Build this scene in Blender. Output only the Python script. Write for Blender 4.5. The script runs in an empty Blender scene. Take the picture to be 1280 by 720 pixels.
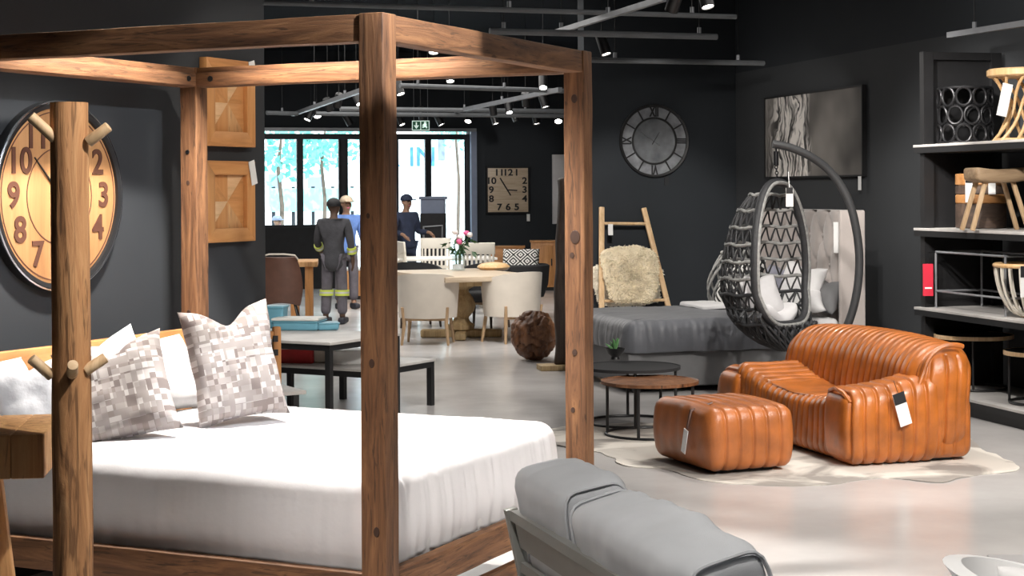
import bpy, bmesh, math, random
from math import sin, cos, pi, radians, sqrt, atan2
from mathutils import Vector, Matrix, noise as mn

random.seed(7)
SC = bpy.context.scene
COL = SC.collection

# ------------------------------------------------------------------ camera, world, exposure, lights
FPX, YH, ROLL, EYE = 2095.0, 239.1, 0.0059, 1.7
cd = bpy.data.cameras.new('camera')
cd.sensor_width = 36.0
cd.lens = FPX * 36.0 / 1280.0
cd.shift_y = (YH - 360.0) / 1280.0
cd.clip_end = 400
cam = bpy.data.objects.new('camera', cd)
COL.objects.link(cam)
cam.matrix_world = Matrix.Translation((0, 0, EYE)) @ Matrix.Rotation(pi / 2, 4, 'X') @ Matrix.Rotation(-ROLL, 4, 'Z')
SC.camera = cam

SC.view_settings.view_transform = 'Standard'
SC.view_settings.look = 'None'
SC.view_settings.gamma = 1
SC.view_settings.use_curve_mapping = False
SC.view_settings.exposure = 0.0

world = bpy.data.worlds.new('sky')
SC.world = world
world.use_nodes = True
wn = world.node_tree.nodes
bg = wn['Background']
bg.inputs[0].default_value = (0.80, 0.93, 1.0, 1)
bg.inputs[1].default_value = 3.6

sd = bpy.data.lights.new('sun', 'SUN')
sd.energy = 6
sd.angle = 0.01
sd.color = (1, .97, .92)
sun = bpy.data.objects.new('sun', sd)
sun.rotation_euler = (radians(38), 0, radians(28))
COL.objects.link(sun)


def ray(px, py):
    dx, dy = (px - 640) / FPX, -(py - YH) / FPX
    c, s = cos(ROLL), sin(ROLL)
    return dx * c + dy * s, -dx * s + dy * c


def AT(px, py, z):
    u, v = ray(px, py)
    return Vector((u * z, z, EYE + v * z))


def ON(px, py, h=0.0):
    u, v = ray(px, py)
    z = (h - EYE) / v
    return Vector((u * z, z, h))


def lamp(name, loc, target, power, size=70, blend=.4, rad=.06, col=(1, .95, .89), parent=None):
    d = bpy.data.lights.new(name, 'SPOT')
    d.energy = power
    d.spot_size = radians(size)
    d.spot_blend = blend
    d.shadow_soft_size = rad
    d.color = col
    o = bpy.data.objects.new(name, d)
    o.location = loc
    o.rotation_euler = (Vector(target) - Vector(loc)).to_track_quat('-Z', 'Y').to_euler()
    COL.objects.link(o)
    return o


def area(name, loc, sx, sy, power, col=(1, .96, .91), rotz=0):
    d = bpy.data.lights.new(name, 'AREA')
    d.shape = 'RECTANGLE'
    d.size, d.size_y = sx, sy
    d.energy = power
    d.color = col
    o = bpy.data.objects.new(name, d)
    o.location = loc
    o.rotation_euler = (0, 0, rotz)
    COL.objects.link(o)
    return o


# added soft area fills standing in for the track lighting, then spot lamps
area('ceiling_fill_front', (2.2, 2.4, 3.9), 4, 3, 40)
area('ceiling_fill_middle', (2.4, 10.4, 3.9), 3, 6, 90)
area('ceiling_fill_back', (-2.5, 21, 3.9), 6, 9, 420)
lamp('spot_bed', (-1.07, 7.0, 3.5), (-1.07, 7.0, .7), 950, 83, .25, .10)
lamp('fill_rear_post', (-1.4, 5.9, 3.3), (.33, 7.24, 1.3), 170, 30, .7, .05)  # extra lamp, put in to brighten the rear bed post
lamp('fill_front_post', (-.7, 2.4, 3.4), (-.43, 5.65, .75), 130, 17, .8, .05)  # narrow lamp added to lift the lower half of the front post
lamp('spot_wall', (.5, 4.9, 3.2), (-2.05, 7.7, 1.10), 440, 34, .10, .03, (.93, .96, 1))
lamp('spot_coat_stand', (.3, 3.5, 3.4), (-1.5, 4.6, .95), 380, 37, .4, .05)
lamp('spot_panels', (.2, 6.4, 3.4), (-1.4, 9.4, 1.6), 200, 36, .4, .04, (1, .9, .78))
lamp('spot_loveseat', (4.3, 7.4, 3.6), (2.2, 10.6, .4), 640, 46, .5, .06)
lamp('spot_loveseat_top', (1.9, 11.6, 3.3), (2.2, 11.0, .4), 170, 70, .5, .06)
lamp('spot_rug', (3.9, 6.8, 3.5), (1.3, 10.0, 0), 300, 74, 1, .06)
lamp('spot_floor', (3.4, 4.4, 3.6), (2.2, 7.0, 0), 1050, 84, 1, .06)
lamp('fill_tub_chair', (.9, 3.0, 3.5), (1.4, 4.6, .6), 150, 44, .6, .06)  # added lamp that brightens the dim corner around the tub chair
lamp('spot_grey_sofa', (-.6, 3.0, 3.5), (.4, 4.8, .7), 330, 60, .6, .06)
lamp('spot_shelf', (2.2, 9.8, 3.1), (3.7, 12.8, 1.5), 420, 44, .4, .04)
lamp('spot_egg', (1.6, 10.2, 3.2), (2.4, 13.8, 1.1), 420, 44, .5, .05)
lamp('spot_art', (1.8, 13.2, 3.1), (2.7, 17.0, 2.0), 150, 36, .5, .05)
lamp('spot_grey_bed', (1.1, 14.2, 3.1), (1.3, 15.2, .5), 120, 80, .6, .05)
lamp('fill_wall_right', (1.9, 11.6, 3.2), (4.0, 14.2, 1.5), 420, 48, .8, .05)  # lamp put in to raise the brightness of the right wall
lamp('spot_mirror', (1.2, 14.8, 2.9), (1.6, 18.2, 2.2), 60, 34, .8, .05)
lamp('spot_ladder', (1.1, 14.6, 3.1), (1.3, 17.8, .9), 420, 50, .5, .05)
lamp('spot_coffee_table', (-1.0, 10.6, 3.1), (-1.6, 12.4, .5), 260, 70, .6, .05)
lamp('spot_dining', (-.2, 17.0, 3.1), (-.6, 19.0, .6), 330, 80, .6, .05)
lamp('spot_far_dining', (-1.0, 22.5, 3.1), (-1.0, 24.5, .6), 300, 80, .6, .05)
lamp('spot_square_clock', (-.2, 27.0, 3.1), (0.0, 30.3, 1.7), 90, 46, .6, .05)

# ------------------------------------------------------------------ materials


def nodes_of(name):
    m = bpy.data.materials.new(name)
    m.use_nodes = True
    nt = m.node_tree
    return m, nt, nt.nodes['Principled BSDF']


def rgb(c):
    return (c[0], c[1], c[2], 1)


def mk(name, col, rough=.6, var=.12, ns=8, bump=0, bs=60, metal=0, spec=.5, sheen=0, emit=0, stretch=(1, 1, 1), alpha=None, coat=0):
    m, nt, b = nodes_of(name)
    tc = nt.nodes.new('ShaderNodeTexCoord')
    mp = nt.nodes.new('ShaderNodeMapping')
    mp.inputs['Scale'].default_value = stretch
    nt.links.new(tc.outputs['Object'], mp.inputs[0])
    n = nt.nodes.new('ShaderNodeTexNoise')
    n.inputs['Scale'].default_value = ns
    n.inputs['Detail'].default_value = 5
    nt.links.new(mp.outputs[0], n.inputs[0])
    r = nt.nodes.new('ShaderNodeValToRGB')
    r.color_ramp.elements[0].position = .3
    r.color_ramp.elements[1].position = .7
    r.color_ramp.elements[0].color = rgb([c * (1 - var) for c in col])
    r.color_ramp.elements[1].color = rgb([min(1, c * (1 + var)) for c in col])
    nt.links.new(n.outputs[0], r.inputs[0])
    nt.links.new(r.outputs[0], b.inputs['Base Color'])
    b.inputs['Roughness'].default_value = rough
    b.inputs['Metallic'].default_value = metal
    b.inputs['Specular IOR Level'].default_value = spec
    b.inputs['Sheen Weight'].default_value = sheen
    b.inputs['Coat Weight'].default_value = coat
    if emit:
        b.inputs['Emission Color'].default_value = rgb(col)
        b.inputs['Emission Strength'].default_value = emit
    if bump:
        n2 = nt.nodes.new('ShaderNodeTexNoise')
        n2.inputs['Scale'].default_value = bs
        n2.inputs['Detail'].default_value = 4
        nt.links.new(mp.outputs[0], n2.inputs[0])
        bp = nt.nodes.new('ShaderNodeBump')
        bp.inputs['Strength'].default_value = bump
        bp.inputs['Distance'].default_value = .02
        nt.links.new(n2.outputs[0], bp.inputs['Height'])
        nt.links.new(bp.outputs[0], b.inputs['Normal'])
    return m


def wood(name, dark, mid, light, axis=2, scale=7, rough=.55, bump=.25, crack=.0, ct=.34):
    m, nt, b = nodes_of(name)
    tc = nt.nodes.new('ShaderNodeTexCoord')
    mp = nt.nodes.new('ShaderNodeMapping')
    s = [scale, scale, scale]
    s[axis] = scale * .09
    mp.inputs['Scale'].default_value = s
    nt.links.new(tc.outputs['Object'], mp.inputs[0])
    n = nt.nodes.new('ShaderNodeTexNoise')
    n.inputs['Scale'].default_value = 2.2
    n.inputs['Detail'].default_value = 8
    n.inputs['Roughness'].default_value = .65
    n.inputs['Distortion'].default_value = .9
    nt.links.new(mp.outputs[0], n.inputs[0])
    r = nt.nodes.new('ShaderNodeValToRGB')
    e = r.color_ramp.elements
    e[0].position, e[0].color = .30, rgb(dark)
    e[1].position, e[1].color = .72, rgb(light)
    x = e.new(.5)
    x.color = rgb(mid)
    nt.links.new(n.outputs[0], r.inputs[0])
    out = r.outputs[0]
    if crack:
        n3 = nt.nodes.new('ShaderNodeTexNoise')
        n3.inputs['Scale'].default_value = 5
        n3.inputs['Detail'].default_value = 3
        n3.inputs['Distortion'].default_value = 1.5
        nt.links.new(mp.outputs[0], n3.inputs[0])
        r3 = nt.nodes.new('ShaderNodeValToRGB')
        r3.color_ramp.elements[0].position, r3.color_ramp.elements[0].color = ct - .04, (.12, .10, .09, 1)
        r3.color_ramp.elements[1].position, r3.color_ramp.elements[1].color = ct + .04, (1, 1, 1, 1)
        nt.links.new(n3.outputs[0], r3.inputs[0])
        mx = nt.nodes.new('ShaderNodeMixRGB')
        mx.blend_type = 'MULTIPLY'
        mx.inputs[0].default_value = crack
        nt.links.new(out, mx.inputs[1])
        nt.links.new(r3.outputs[0], mx.inputs[2])
        out = mx.outputs[0]
    nt.links.new(out, b.inputs['Base Color'])
    b.inputs['Roughness'].default_value = rough
    bp = nt.nodes.new('ShaderNodeBump')
    bp.inputs['Strength'].default_value = bump
    bp.inputs['Distance'].default_value = .01
    nt.links.new(n.outputs[0], bp.inputs['Height'])
    nt.links.new(bp.outputs[0], b.inputs['Normal'])
    return m


def checks(name, cols, cell=.035, ax=(0, 2), rough=.9):
    """small printed squares of several tones, two sizes laid over each other"""
    m, nt, b = nodes_of(name)
    tc = nt.nodes.new('ShaderNodeTexCoord')

    def cells(size, off):
        sn = nt.nodes.new('ShaderNodeVectorMath')
        sn.operation = 'SNAP'
        ad = nt.nodes.new('ShaderNodeVectorMath')
        ad.operation = 'MULTIPLY_ADD'
        k = [0, 0, 0]
        k[ax[0]] = k[ax[1]] = 1
        ad.inputs[1].default_value = k
        ad.inputs[2].default_value = (off, off * .7, off * 1.3)
        nt.links.new(tc.outputs['Object'], ad.inputs[0])
        nt.links.new(ad.outputs[0], sn.inputs[0])
        sn.inputs[1].default_value = (size, size, size)
        w = nt.nodes.new('ShaderNodeTexWhiteNoise')
        w.noise_dimensions = '3D'
        nt.links.new(sn.outputs[0], w.inputs[0])
        return w.outputs[0]
    a, c = cells(cell, 0), cells(cell * 1.9, .013)
    mx = nt.nodes.new('ShaderNodeMath')
    mx.operation = 'MULTIPLY_ADD'
    mx.inputs[1].default_value = .55
    nt.links.new(a, mx.inputs[0])
    m2 = nt.nodes.new('ShaderNodeMath')
    m2.operation = 'MULTIPLY'
    m2.inputs[1].default_value = .45
    nt.links.new(c, m2.inputs[0])
    nt.links.new(m2.outputs[0], mx.inputs[2])
    r = nt.nodes.new('ShaderNodeValToRGB')
    r.color_ramp.interpolation = 'CONSTANT'
    e = r.color_ramp.elements
    n = len(cols)
    e[0].position, e[0].color = 0, rgb(cols[0])
    e[1].position, e[1].color = .30, rgb(cols[1])
    for i in range(2, n):
        q = e.new(.30 + .45 * (i - 1) / (n - 1))
        q.color = rgb(cols[i])
    nt.links.new(mx.outputs[0], r.inputs[0])
    nt.links.new(r.outputs[0], b.inputs['Base Color'])
    b.inputs['Roughness'].default_value = rough
    return m


M = {}
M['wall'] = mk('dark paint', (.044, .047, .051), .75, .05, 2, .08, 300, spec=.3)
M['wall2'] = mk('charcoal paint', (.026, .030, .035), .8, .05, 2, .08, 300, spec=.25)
M['wall3'] = mk('slate paint', (.033, .036, .040), .7, .05, 2, .08, 300, spec=.3)
M['ceil'] = mk('black ceiling', (.010, .012, .016), .9, .1, 1, spec=.1)
M['post'] = wood('old pine upright', (.066, .027, .011), (.17, .075, .031), (.30, .142, .060), 2, 12, .7, .5, .6, .37)
M['railx'] = wood('old pine rail lengthwise', (.066, .027, .011), (.17, .075, .031), (.30, .142, .060), 0, 12, .7, .5, .6, .37)
M['raily'] = wood('old pine rail crosswise', (.066, .027, .011), (.17, .075, .031), (.30, .142, .060), 1, 12, .7, .5, .6, .37)
M['pinex'] = wood('yellow pine', (.40, .17, .055), (.56, .26, .09), (.66, .34, .13), 0, 6, .5, .1)
M['piney'] = wood('yellow pine b', (.40, .17, .055), (.56, .26, .09), (.66, .34, .13), 1, 6, .5, .1)
M['pinez'] = wood('yellow pine c', (.40, .17, .055), (.56, .26, .09), (.66, .34, .13), 2, 6, .5, .1)
M['knot'] = mk('wood knot', (.05, .022, .012), .7)
M['log'] = wood('rough log', (.13, .055, .022), (.42, .205, .085), (.66, .38, .18), 2, 8, .75, .9, .6, .41)
M['peg'] = wood('peg wood', (.44, .28, .15), (.58, .40, .23), (.70, .52, .33), 2, 10, .6, .2)
M['teak'] = wood('reclaimed board', (.30, .145, .055), (.56, .30, .125), (.72, .45, .22), 2, 8, .6, .4, .5)
M['teakx'] = wood('reclaimed board top', (.5, .30, .14), (.68, .43, .23), (.8, .55, .32), 0, 8, .55, .2)
M['duvet'] = mk('white cotton', (.70, .685, .70), .9, .02, 4, .25, 9, sheen=.2)
M['white'] = mk('white linen', (.76, .75, .75), .9, .03, 5, .3, 14, sheen=.2)
M['offwhite'] = mk('pale grey linen', (.60, .59, .60), .9, .05, 5, .3, 14)
M['greyfab'] = mk('grey outdoor fabric', (.45, .465, .49), .9, .08, 5, .3, 500, sheen=.2)
M['greypil'] = mk('slate linen', (.30, .30, .36), .9, .1, 5, .3, 30)
M['check'] = checks('printed squares linen', [(.20, .165, .155), (.46, .42, .405), (.28, .24, .225), (.38, .34, .325), (.60, .57, .555), (.32, .285, .27)], .024)
M['black'] = mk('black steel', (.012, .012, .013), .45, .1, 20, metal=.0)
M['iron'] = mk('dark iron', (.02, .02, .022), .4, .1, 20, metal=.6)
M['chrome'] = mk('steel edge', (.6, .62, .66), .25, .05, metal=1)
M['greymetal'] = mk('grey coated metal', (.22, .22, .205), .45, .05, metal=.2)
M['cface'] = wood('clock face wood', (.36, .17, .065), (.48, .24, .095), (.56, .30, .13), 2, 5, .6, .1)
M['cnum'] = mk('burnt numerals', (.10, .035, .018), .7)
M['ink'] = mk('black print', (.012, .012, .014), .6)
M['tag'] = mk('white card', (.85, .85, .84), .6, .02)
M['redtag'] = mk('red card', (.62, .02, .05), .5, .05)
M['leather'] = mk('tan leather', (.43, .125, .020), .34, .3, 7, .12, 160, spec=.6, coat=.15)
M['leather2'] = mk('tan leather b', (.40, .125, .032), .36, .25, 7, .12, 160, spec=.55, coat=.1)
M['slatetop'] = mk('pale stone top', (.56, .54, .52), .5, .12, 5)
M['blueplas'] = mk('blue plastic', (.16, .40, .52), .4, .1, 5)
M['bluelid'] = mk('white lid', (.75, .74, .70), .5, .05)
M['redplas'] = mk('dark red case', (.45, .025, .025), .4, .2)
M['cream'] = mk('cream upholstery', (.60, .545, .475), .9, .05, 6, .2, 200, sheen=.2)
M['creamp'] = mk('cream painted wood', (.68, .64, .56), .5, .05)
M['chairleg'] = wood('ash leg', (.30, .19, .10), (.42, .28, .16), (.5, .35, .21), 2, 9, .5, .1)
M['turned'] = wood('weathered oak', (.30, .20, .10), (.46, .33, .17), (.58, .44, .25), 2, 9, .6, .3, .3)
M['turnedx'] = wood('weathered oak top', (.42, .32, .22), (.55, .44, .32), (.66, .55, .42), 0, 9, .4, .15)
M['rootball'] = wood('teak root', (.07, .028, .013), (.18, .075, .032), (.34, .16, .075), 2, 5, .45, .6, .9)
M['drift'] = wood('dark driftwood', (.016, .010, .008), (.045, .028, .02), (.10, .065, .045), 2, 6, .6, .6, .6)
M['ladder'] = wood('pale ladder wood', (.52, .33, .17), (.66, .45, .25), (.76, .56, .35), 2, 7, .55, .1)
M['fleece'] = mk('cream sheepskin', (.92, .80, .58), .95, .08, 9, .9, 70, sheen=.4)
M['fleece2'] = mk('white sheepskin', (.78, .72, .60), .95, .12, 14, .9, 55, sheen=.4)
M['bedspread'] = mk('grey satin spread', (.105, .11, .125), .5, .12, 4, .2, 18, sheen=.3)
M['bedbase'] = mk('grey bed base', (.17, .17, .175), .85, .08, 6)
M['tuft'] = mk('beige velvet', (.46, .41, .385), .75, .06, 5, .1, 100, sheen=.4)
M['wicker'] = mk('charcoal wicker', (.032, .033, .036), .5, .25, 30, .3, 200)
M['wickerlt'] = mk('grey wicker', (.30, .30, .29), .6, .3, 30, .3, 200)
M['polemetal'] = mk('anthracite pole', (.035, .036, .038), .4, .1)
M['rattan'] = wood('honey rattan', (.62, .36, .15), (.76, .49, .24), (.84, .6, .34), 2, 10, .45, .1)
M['stoolwood'] = wood('grey brown stool', (.20, .13, .075), (.32, .22, .13), (.44, .32, .2), 0, 8, .6, .2)
M['barrel1'] = wood('dark barrel wood', (.03, .02, .015), (.075, .05, .038), (.13, .085, .06), 0, 6, .5, .2)
M['barrel2'] = wood('amber barrel wood', (.28, .12, .035), (.42, .20, .07), (.52, .28, .12), 0, 6, .5, .2)
M['track'] = mk('aluminium track', (.30, .31, .33), .4, .1, metal=.5)
M['conduit'] = mk('dusty conduit', (.16, .17, .18), .6, .1, metal=.2)
M['canister'] = mk('black lamp housing', (.012, .012, .013), .4)
M['lens'] = mk('lit lamp lens', (1, .94, .86), .4, 0, emit=25)
M['skin'] = mk('skin', (.10, .055, .035), .6, .1)
M['skin2'] = mk('skin b', (.30, .17, .11), .6, .1)
M['overall'] = mk('dark grey workwear', (.055, .055, .062), .9, .2, 9, .5, 20)
M['overall2'] = mk('grey trousers', (.13, .12, .14), .9, .2, 9, .5, 20)
M['hiviz'] = mk('yellow band', (.62, .72, .12), .5, .05)
M['silver'] = mk('reflective silver', (.7, .7, .7), .3, .05, metal=.4)
M['bluework'] = mk('blue workwear', (.12, .22, .52), .9, .2, 9, .5, 20)
M['navy'] = mk('navy uniform', (.022, .03, .06), .9, .2, 9, .4, 20)
M['boot'] = mk('dark boot', (.03, .03, .04), .6)
M['brownlea'] = mk('brown leather shell', (.10, .045, .03), .5, .15, 9)
M['leafy'] = mk('leaf green', (.10, .26, .09), .5, .3, 30)
M['leafdk'] = mk('dark leaf', (.03, .09, .03), .5, .3, 30)
M['petal'] = mk('pink petal', (.75, .12, .30), .6, .2, 30)
M['petalw'] = mk('white petal', (.8, .75, .75), .6, .1, 30)
M['stripes'] = mk('striped', (.7, .7, .7), .8)
M['tree'] = mk('street tree leaves', (.16, .50, .44), .7, .4, 3)
M['bark'] = mk('bark', (.12, .09, .07), .9)
M['render'] = mk('white render', (.86, .88, .90), .9, .03)
M['street'] = mk('pale paving', (.80, .80, .80), .9, .06, 2)
M['teal'] = mk('teal hoarding', (.35, .68, .66), .8, .05)
M['bluesign'] = mk('blue lettering', (.06, .24, .62), .6, .05)
M['frame'] = mk('black window frame', (.012, .014, .02), .5)
M['kiosk'] = mk('grey cabinet', (.22, .26, .36), .5, .05)
M['signgreen'] = mk('exit sign green', (.01, .10, .05), .5, .02, emit=.15)
M['signwhite'] = mk('exit sign white', (.75, .95, .85), .5, .02, emit=.6)
M['tabletop'] = mk('white table top', (.72, .70, .66), .4, .04)
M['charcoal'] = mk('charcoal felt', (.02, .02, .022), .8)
M['whiteplas'] = mk('white plastic', (.78, .78, .78), .4, .02)
M['greytop'] = mk('grey table top', (.32, .31, .31), .6, .05)


def mat_glass():
    m, nt, b = nodes_of('clear glass')
    nt.nodes.remove(b)
    t = nt.nodes.new('ShaderNodeBsdfTransparent')
    t.inputs[0].default_value = (.93, .97, .98, 1)
    g = nt.nodes.new('ShaderNodeBsdfGlossy')
    g.inputs['Roughness'].default_value = .02
    mx = nt.nodes.new('ShaderNodeMixShader')
    mx.inputs[0].default_value = .06
    nt.links.new(t.outputs[0], mx.inputs[1])
    nt.links.new(g.outputs[0], mx.inputs[2])
    nt.links.new(mx.outputs[0], nt.nodes['Material Output'].inputs[0])
    return m


M['glass'] = mat_glass()


def mat_floor():
    m, nt, b = nodes_of('polished concrete')
    tc = nt.nodes.new('ShaderNodeTexCoord')
    n = nt.nodes.new('ShaderNodeTexNoise')
    n.inputs['Scale'].default_value = .9
    n.inputs['Detail'].default_value = 9
    n.inputs['Roughness'].default_value = .6
    nt.links.new(tc.outputs['Object'], n.inputs[0])
    r = nt.nodes.new('ShaderNodeValToRGB')
    r.color_ramp.elements[0].position = .3
    r.color_ramp.elements[0].color = (.46, .445, .435, 1)
    r.color_ramp.elements[1].position = .7
    r.color_ramp.elements[1].color = (.58, .56, .55, 1)
    nt.links.new(n.outputs[0], r.inputs[0])
    nt.links.new(r.outputs[0], b.inputs['Base Color'])
    r2 = nt.nodes.new('ShaderNodeMapRange')
    r2.inputs[3].default_value = .14
    r2.inputs[4].default_value = .30
    nt.links.new(n.outputs[0], r2.inputs[0])
    nt.links.new(r2.outputs[0], b.inputs['Roughness'])
    b.inputs['Specular IOR Level'].default_value = .5
    return m


M['floor'] = mat_floor()


def mat_hide():
    m, nt, b = nodes_of('cowhide')
    tc = nt.nodes.new('ShaderNodeTexCoord')
    n = nt.nodes.new('ShaderNodeTexNoise')
    n.inputs['Scale'].default_value = 1.7
    n.inputs['Detail'].default_value = 6
    n.inputs['Distortion'].default_value = .6
    nt.links.new(tc.outputs['Object'], n.inputs[0])
    r = nt.nodes.new('ShaderNodeValToRGB')
    e = r.color_ramp.elements
    e[0].position, e[0].color = .44, (.30, .275, .25, 1)
    e[1].position, e[1].color = .53, (.66, .62, .56, 1)
    nt.links.new(n.outputs[0], r.inputs[0])
    nt.links.new(r.outputs[0], b.inputs['Base Color'])
    b.inputs['Roughness'].default_value = .9
    return m


M['hide'] = mat_hide()


def mat_art(name, warm):
    """loose black and white brush work with long pale strands on a dark ground"""
    m, nt, b = nodes_of(name)
    tc = nt.nodes.new('ShaderNodeTexCoord')
    sx = nt.nodes.new('ShaderNodeSeparateXYZ')
    nt.links.new(tc.outputs['Object'], sx.inputs[0])
    wn_ = nt.nodes.new('ShaderNodeTexNoise')
    wn_.inputs['Scale'].default_value = 2.4
    wn_.inputs['Detail'].default_value = 3
    nt.links.new(tc.outputs['Object'], wn_.inputs[0])
    wa = nt.nodes.new('ShaderNodeVectorMath')
    wa.operation = 'MULTIPLY_ADD'
    wa.inputs[1].default_value = (.0, .55, .3)
    nt.links.new(wn_.outputs['Color'], wa.inputs[0])
    nt.links.new(tc.outputs['Object'], wa.inputs[2])
    mp = nt.nodes.new('ShaderNodeMapping')
    mp.inputs['Scale'].default_value = (1, 13, 1.6)
    nt.links.new(wa.outputs[0], mp.inputs[0])
    n = nt.nodes.new('ShaderNodeTexNoise')
    n.inputs['Scale'].default_value = 1.5
    n.inputs['Detail'].default_value = 6
    nt.links.new(mp.outputs[0], n.inputs[0])
    r = nt.nodes.new('ShaderNodeValToRGB')
    r.color_ramp.elements[0].position, r.color_ramp.elements[0].color = .43, (.03, .028, .026, 1)
    r.color_ramp.elements[1].position, r.color_ramp.elements[1].color = .56, (.9, .85, .8, 1)
    nt.links.new(n.outputs[0], r.inputs[0])
    # ground: soft diagonal wash
    n2 = nt.nodes.new('ShaderNodeTexNoise')
    n2.inputs['Scale'].default_value = 1.3
    nt.links.new(tc.outputs['Object'], n2.inputs[0])
    r2 = nt.nodes.new('ShaderNodeValToRGB')
    r2.color_ramp.elements[0].position, r2.color_ramp.elements[0].color = .35, (.05, .046, .043, 1)
    r2.color_ramp.elements[1].position, r2.color_ramp.elements[1].color = .65, (.26, .24, .22, 1)
    nt.links.new(n2.outputs[0], r2.inputs[0])
    # mask: the strands fill a band of the canvas (object y)
    mr = nt.nodes.new('ShaderNodeValToRGB')
    e = mr.color_ramp.elements
    e[0].position, e[0].color = .50, (0, 0, 0, 1)
    e[1].position, e[1].color = .56, (1, 1, 1, 1)
    q = e.new(.86)
    q.color = (1, 1, 1, 1)
    q = e.new(.95)
    q.color = (.15, .15, .15, 1)
    ad = nt.nodes.new('ShaderNodeMath')
    ad.operation = 'MULTIPLY_ADD'
    ad.inputs[1].default_value = .16
    nt.links.new(n2.outputs[0], ad.inputs[0])
    mr0 = nt.nodes.new('ShaderNodeMapRange')
    mr0.inputs[1].default_value = warm[0]
    mr0.inputs[2].default_value = warm[1]
    nt.links.new(sx.outputs[1], mr0.inputs[0])
    sb = nt.nodes.new('ShaderNodeMath')
    sb.operation = 'SUBTRACT'
    sb.inputs[1].default_value = .08
    nt.links.new(mr0.outputs[0], sb.inputs[0])
    nt.links.new(sb.outputs[0], ad.inputs[2])
    nt.links.new(ad.outputs[0], mr.inputs[0])
    mx = nt.nodes.new('ShaderNodeMixRGB')
    nt.links.new(mr.outputs[0], mx.inputs[0])
    nt.links.new(r2.outputs[0], mx.inputs[1])
    nt.links.new(r.outputs[0], mx.inputs[2])
    nt.links.new(mx.outputs[0], b.inputs['Base Color'])
    b.inputs['Roughness'].default_value = .6
    return m


def mat_mirror():
    m, nt, b = nodes_of('aged mirror')
    tc = nt.nodes.new('ShaderNodeTexCoord')
    n = nt.nodes.new('ShaderNodeTexNoise')
    n.inputs['Scale'].default_value = 6
    n.inputs['Detail'].default_value = 5
    nt.links.new(tc.outputs['Object'], n.inputs[0])
    r = nt.nodes.new('ShaderNodeValToRGB')
    r.color_ramp.elements[0].position, r.color_ramp.elements[0].color = .3, (.13, .14, .15, 1)
    r.color_ramp.elements[1].position, r.color_ramp.elements[1].color = .7, (.27, .28, .30, 1)
    nt.links.new(n.outputs[0], r.inputs[0])
    nt.links.new(r.outputs[0], b.inputs['Base Color'])
    b.inputs['Metallic'].default_value = .35
    b.inputs['Roughness'].default_value = .22
    return m


M['mirror'] = mat_mirror()


def mat_zigzag(name, sc, ax):
    """black and white concentric diamonds"""
    m, nt, b = nodes_of(name)
    tc = nt.nodes.new('ShaderNodeTexCoord')
    sx = nt.nodes.new('ShaderNodeSeparateXYZ')
    nt.links.new(tc.outputs['Object'], sx.inputs[0])

    def absn(out, period):
        p = nt.nodes.new('ShaderNodeMath')
        p.operation = 'PINGPONG'
        p.inputs[1].default_value = period
        nt.links.new(out, p.inputs[0])
        return p.outputs[0]
    s = nt.nodes.new('ShaderNodeMath')
    s.operation = 'ADD'
    nt.links.new(absn(sx.outputs[ax[0]], sc * 4), s.inputs[0])
    nt.links.new(absn(sx.outputs[ax[1]], sc * 4), s.inputs[1])
    p = nt.nodes.new('ShaderNodeMath')
    p.operation = 'PINGPONG'
    p.inputs[1].default_value = sc
    nt.links.new(s.outputs[0], p.inputs[0])
    g = nt.nodes.new('ShaderNodeMath')
    g.operation = 'GREATER_THAN'
    g.inputs[1].default_value = sc * .5
    nt.links.new(p.outputs[0], g.inputs[0])
    mx = nt.nodes.new('ShaderNodeMixRGB')
    mx.inputs[1].default_value = (.015, .015, .015, 1)
    mx.inputs[2].default_value = (.75, .74, .71, 1)
    nt.links.new(g.outputs[0], mx.inputs[0])
    nt.links.new(mx.outputs[0], b.inputs['Base Color'])
    b.inputs['Roughness'].default_value = .85
    return m


M['dial'] = mk('silvered dial', (.27, .28, .30), .3, .35, 9, metal=.3)
M['zigzag'] = mat_zigzag('black white diamonds', .024, (0, 2))
M['zigzag2'] = mat_zigzag('black white lattice', .03, (0, 2))

# ------------------------------------------------------------------ mesh builder


def R3(rx=0, ry=0, rz=0):
    return (Matrix.Rotation(rz, 3, 'Z') @ Matrix.Rotation(ry, 3, 'Y') @ Matrix.Rotation(rx, 3, 'X'))


def frame_of(d, up=None):
    d = Vector(d).normalized()
    up = Vector(up) if up else (Vector((0, 0, 1)) if abs(d.z) < .95 else Vector((1, 0, 0)))
    x = up.cross(d)
    if x.length < 1e-6:
        x = Vector((1, 0, 0)).cross(d)
    x.normalize()
    y = d.cross(x)
    return x, y, d


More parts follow.
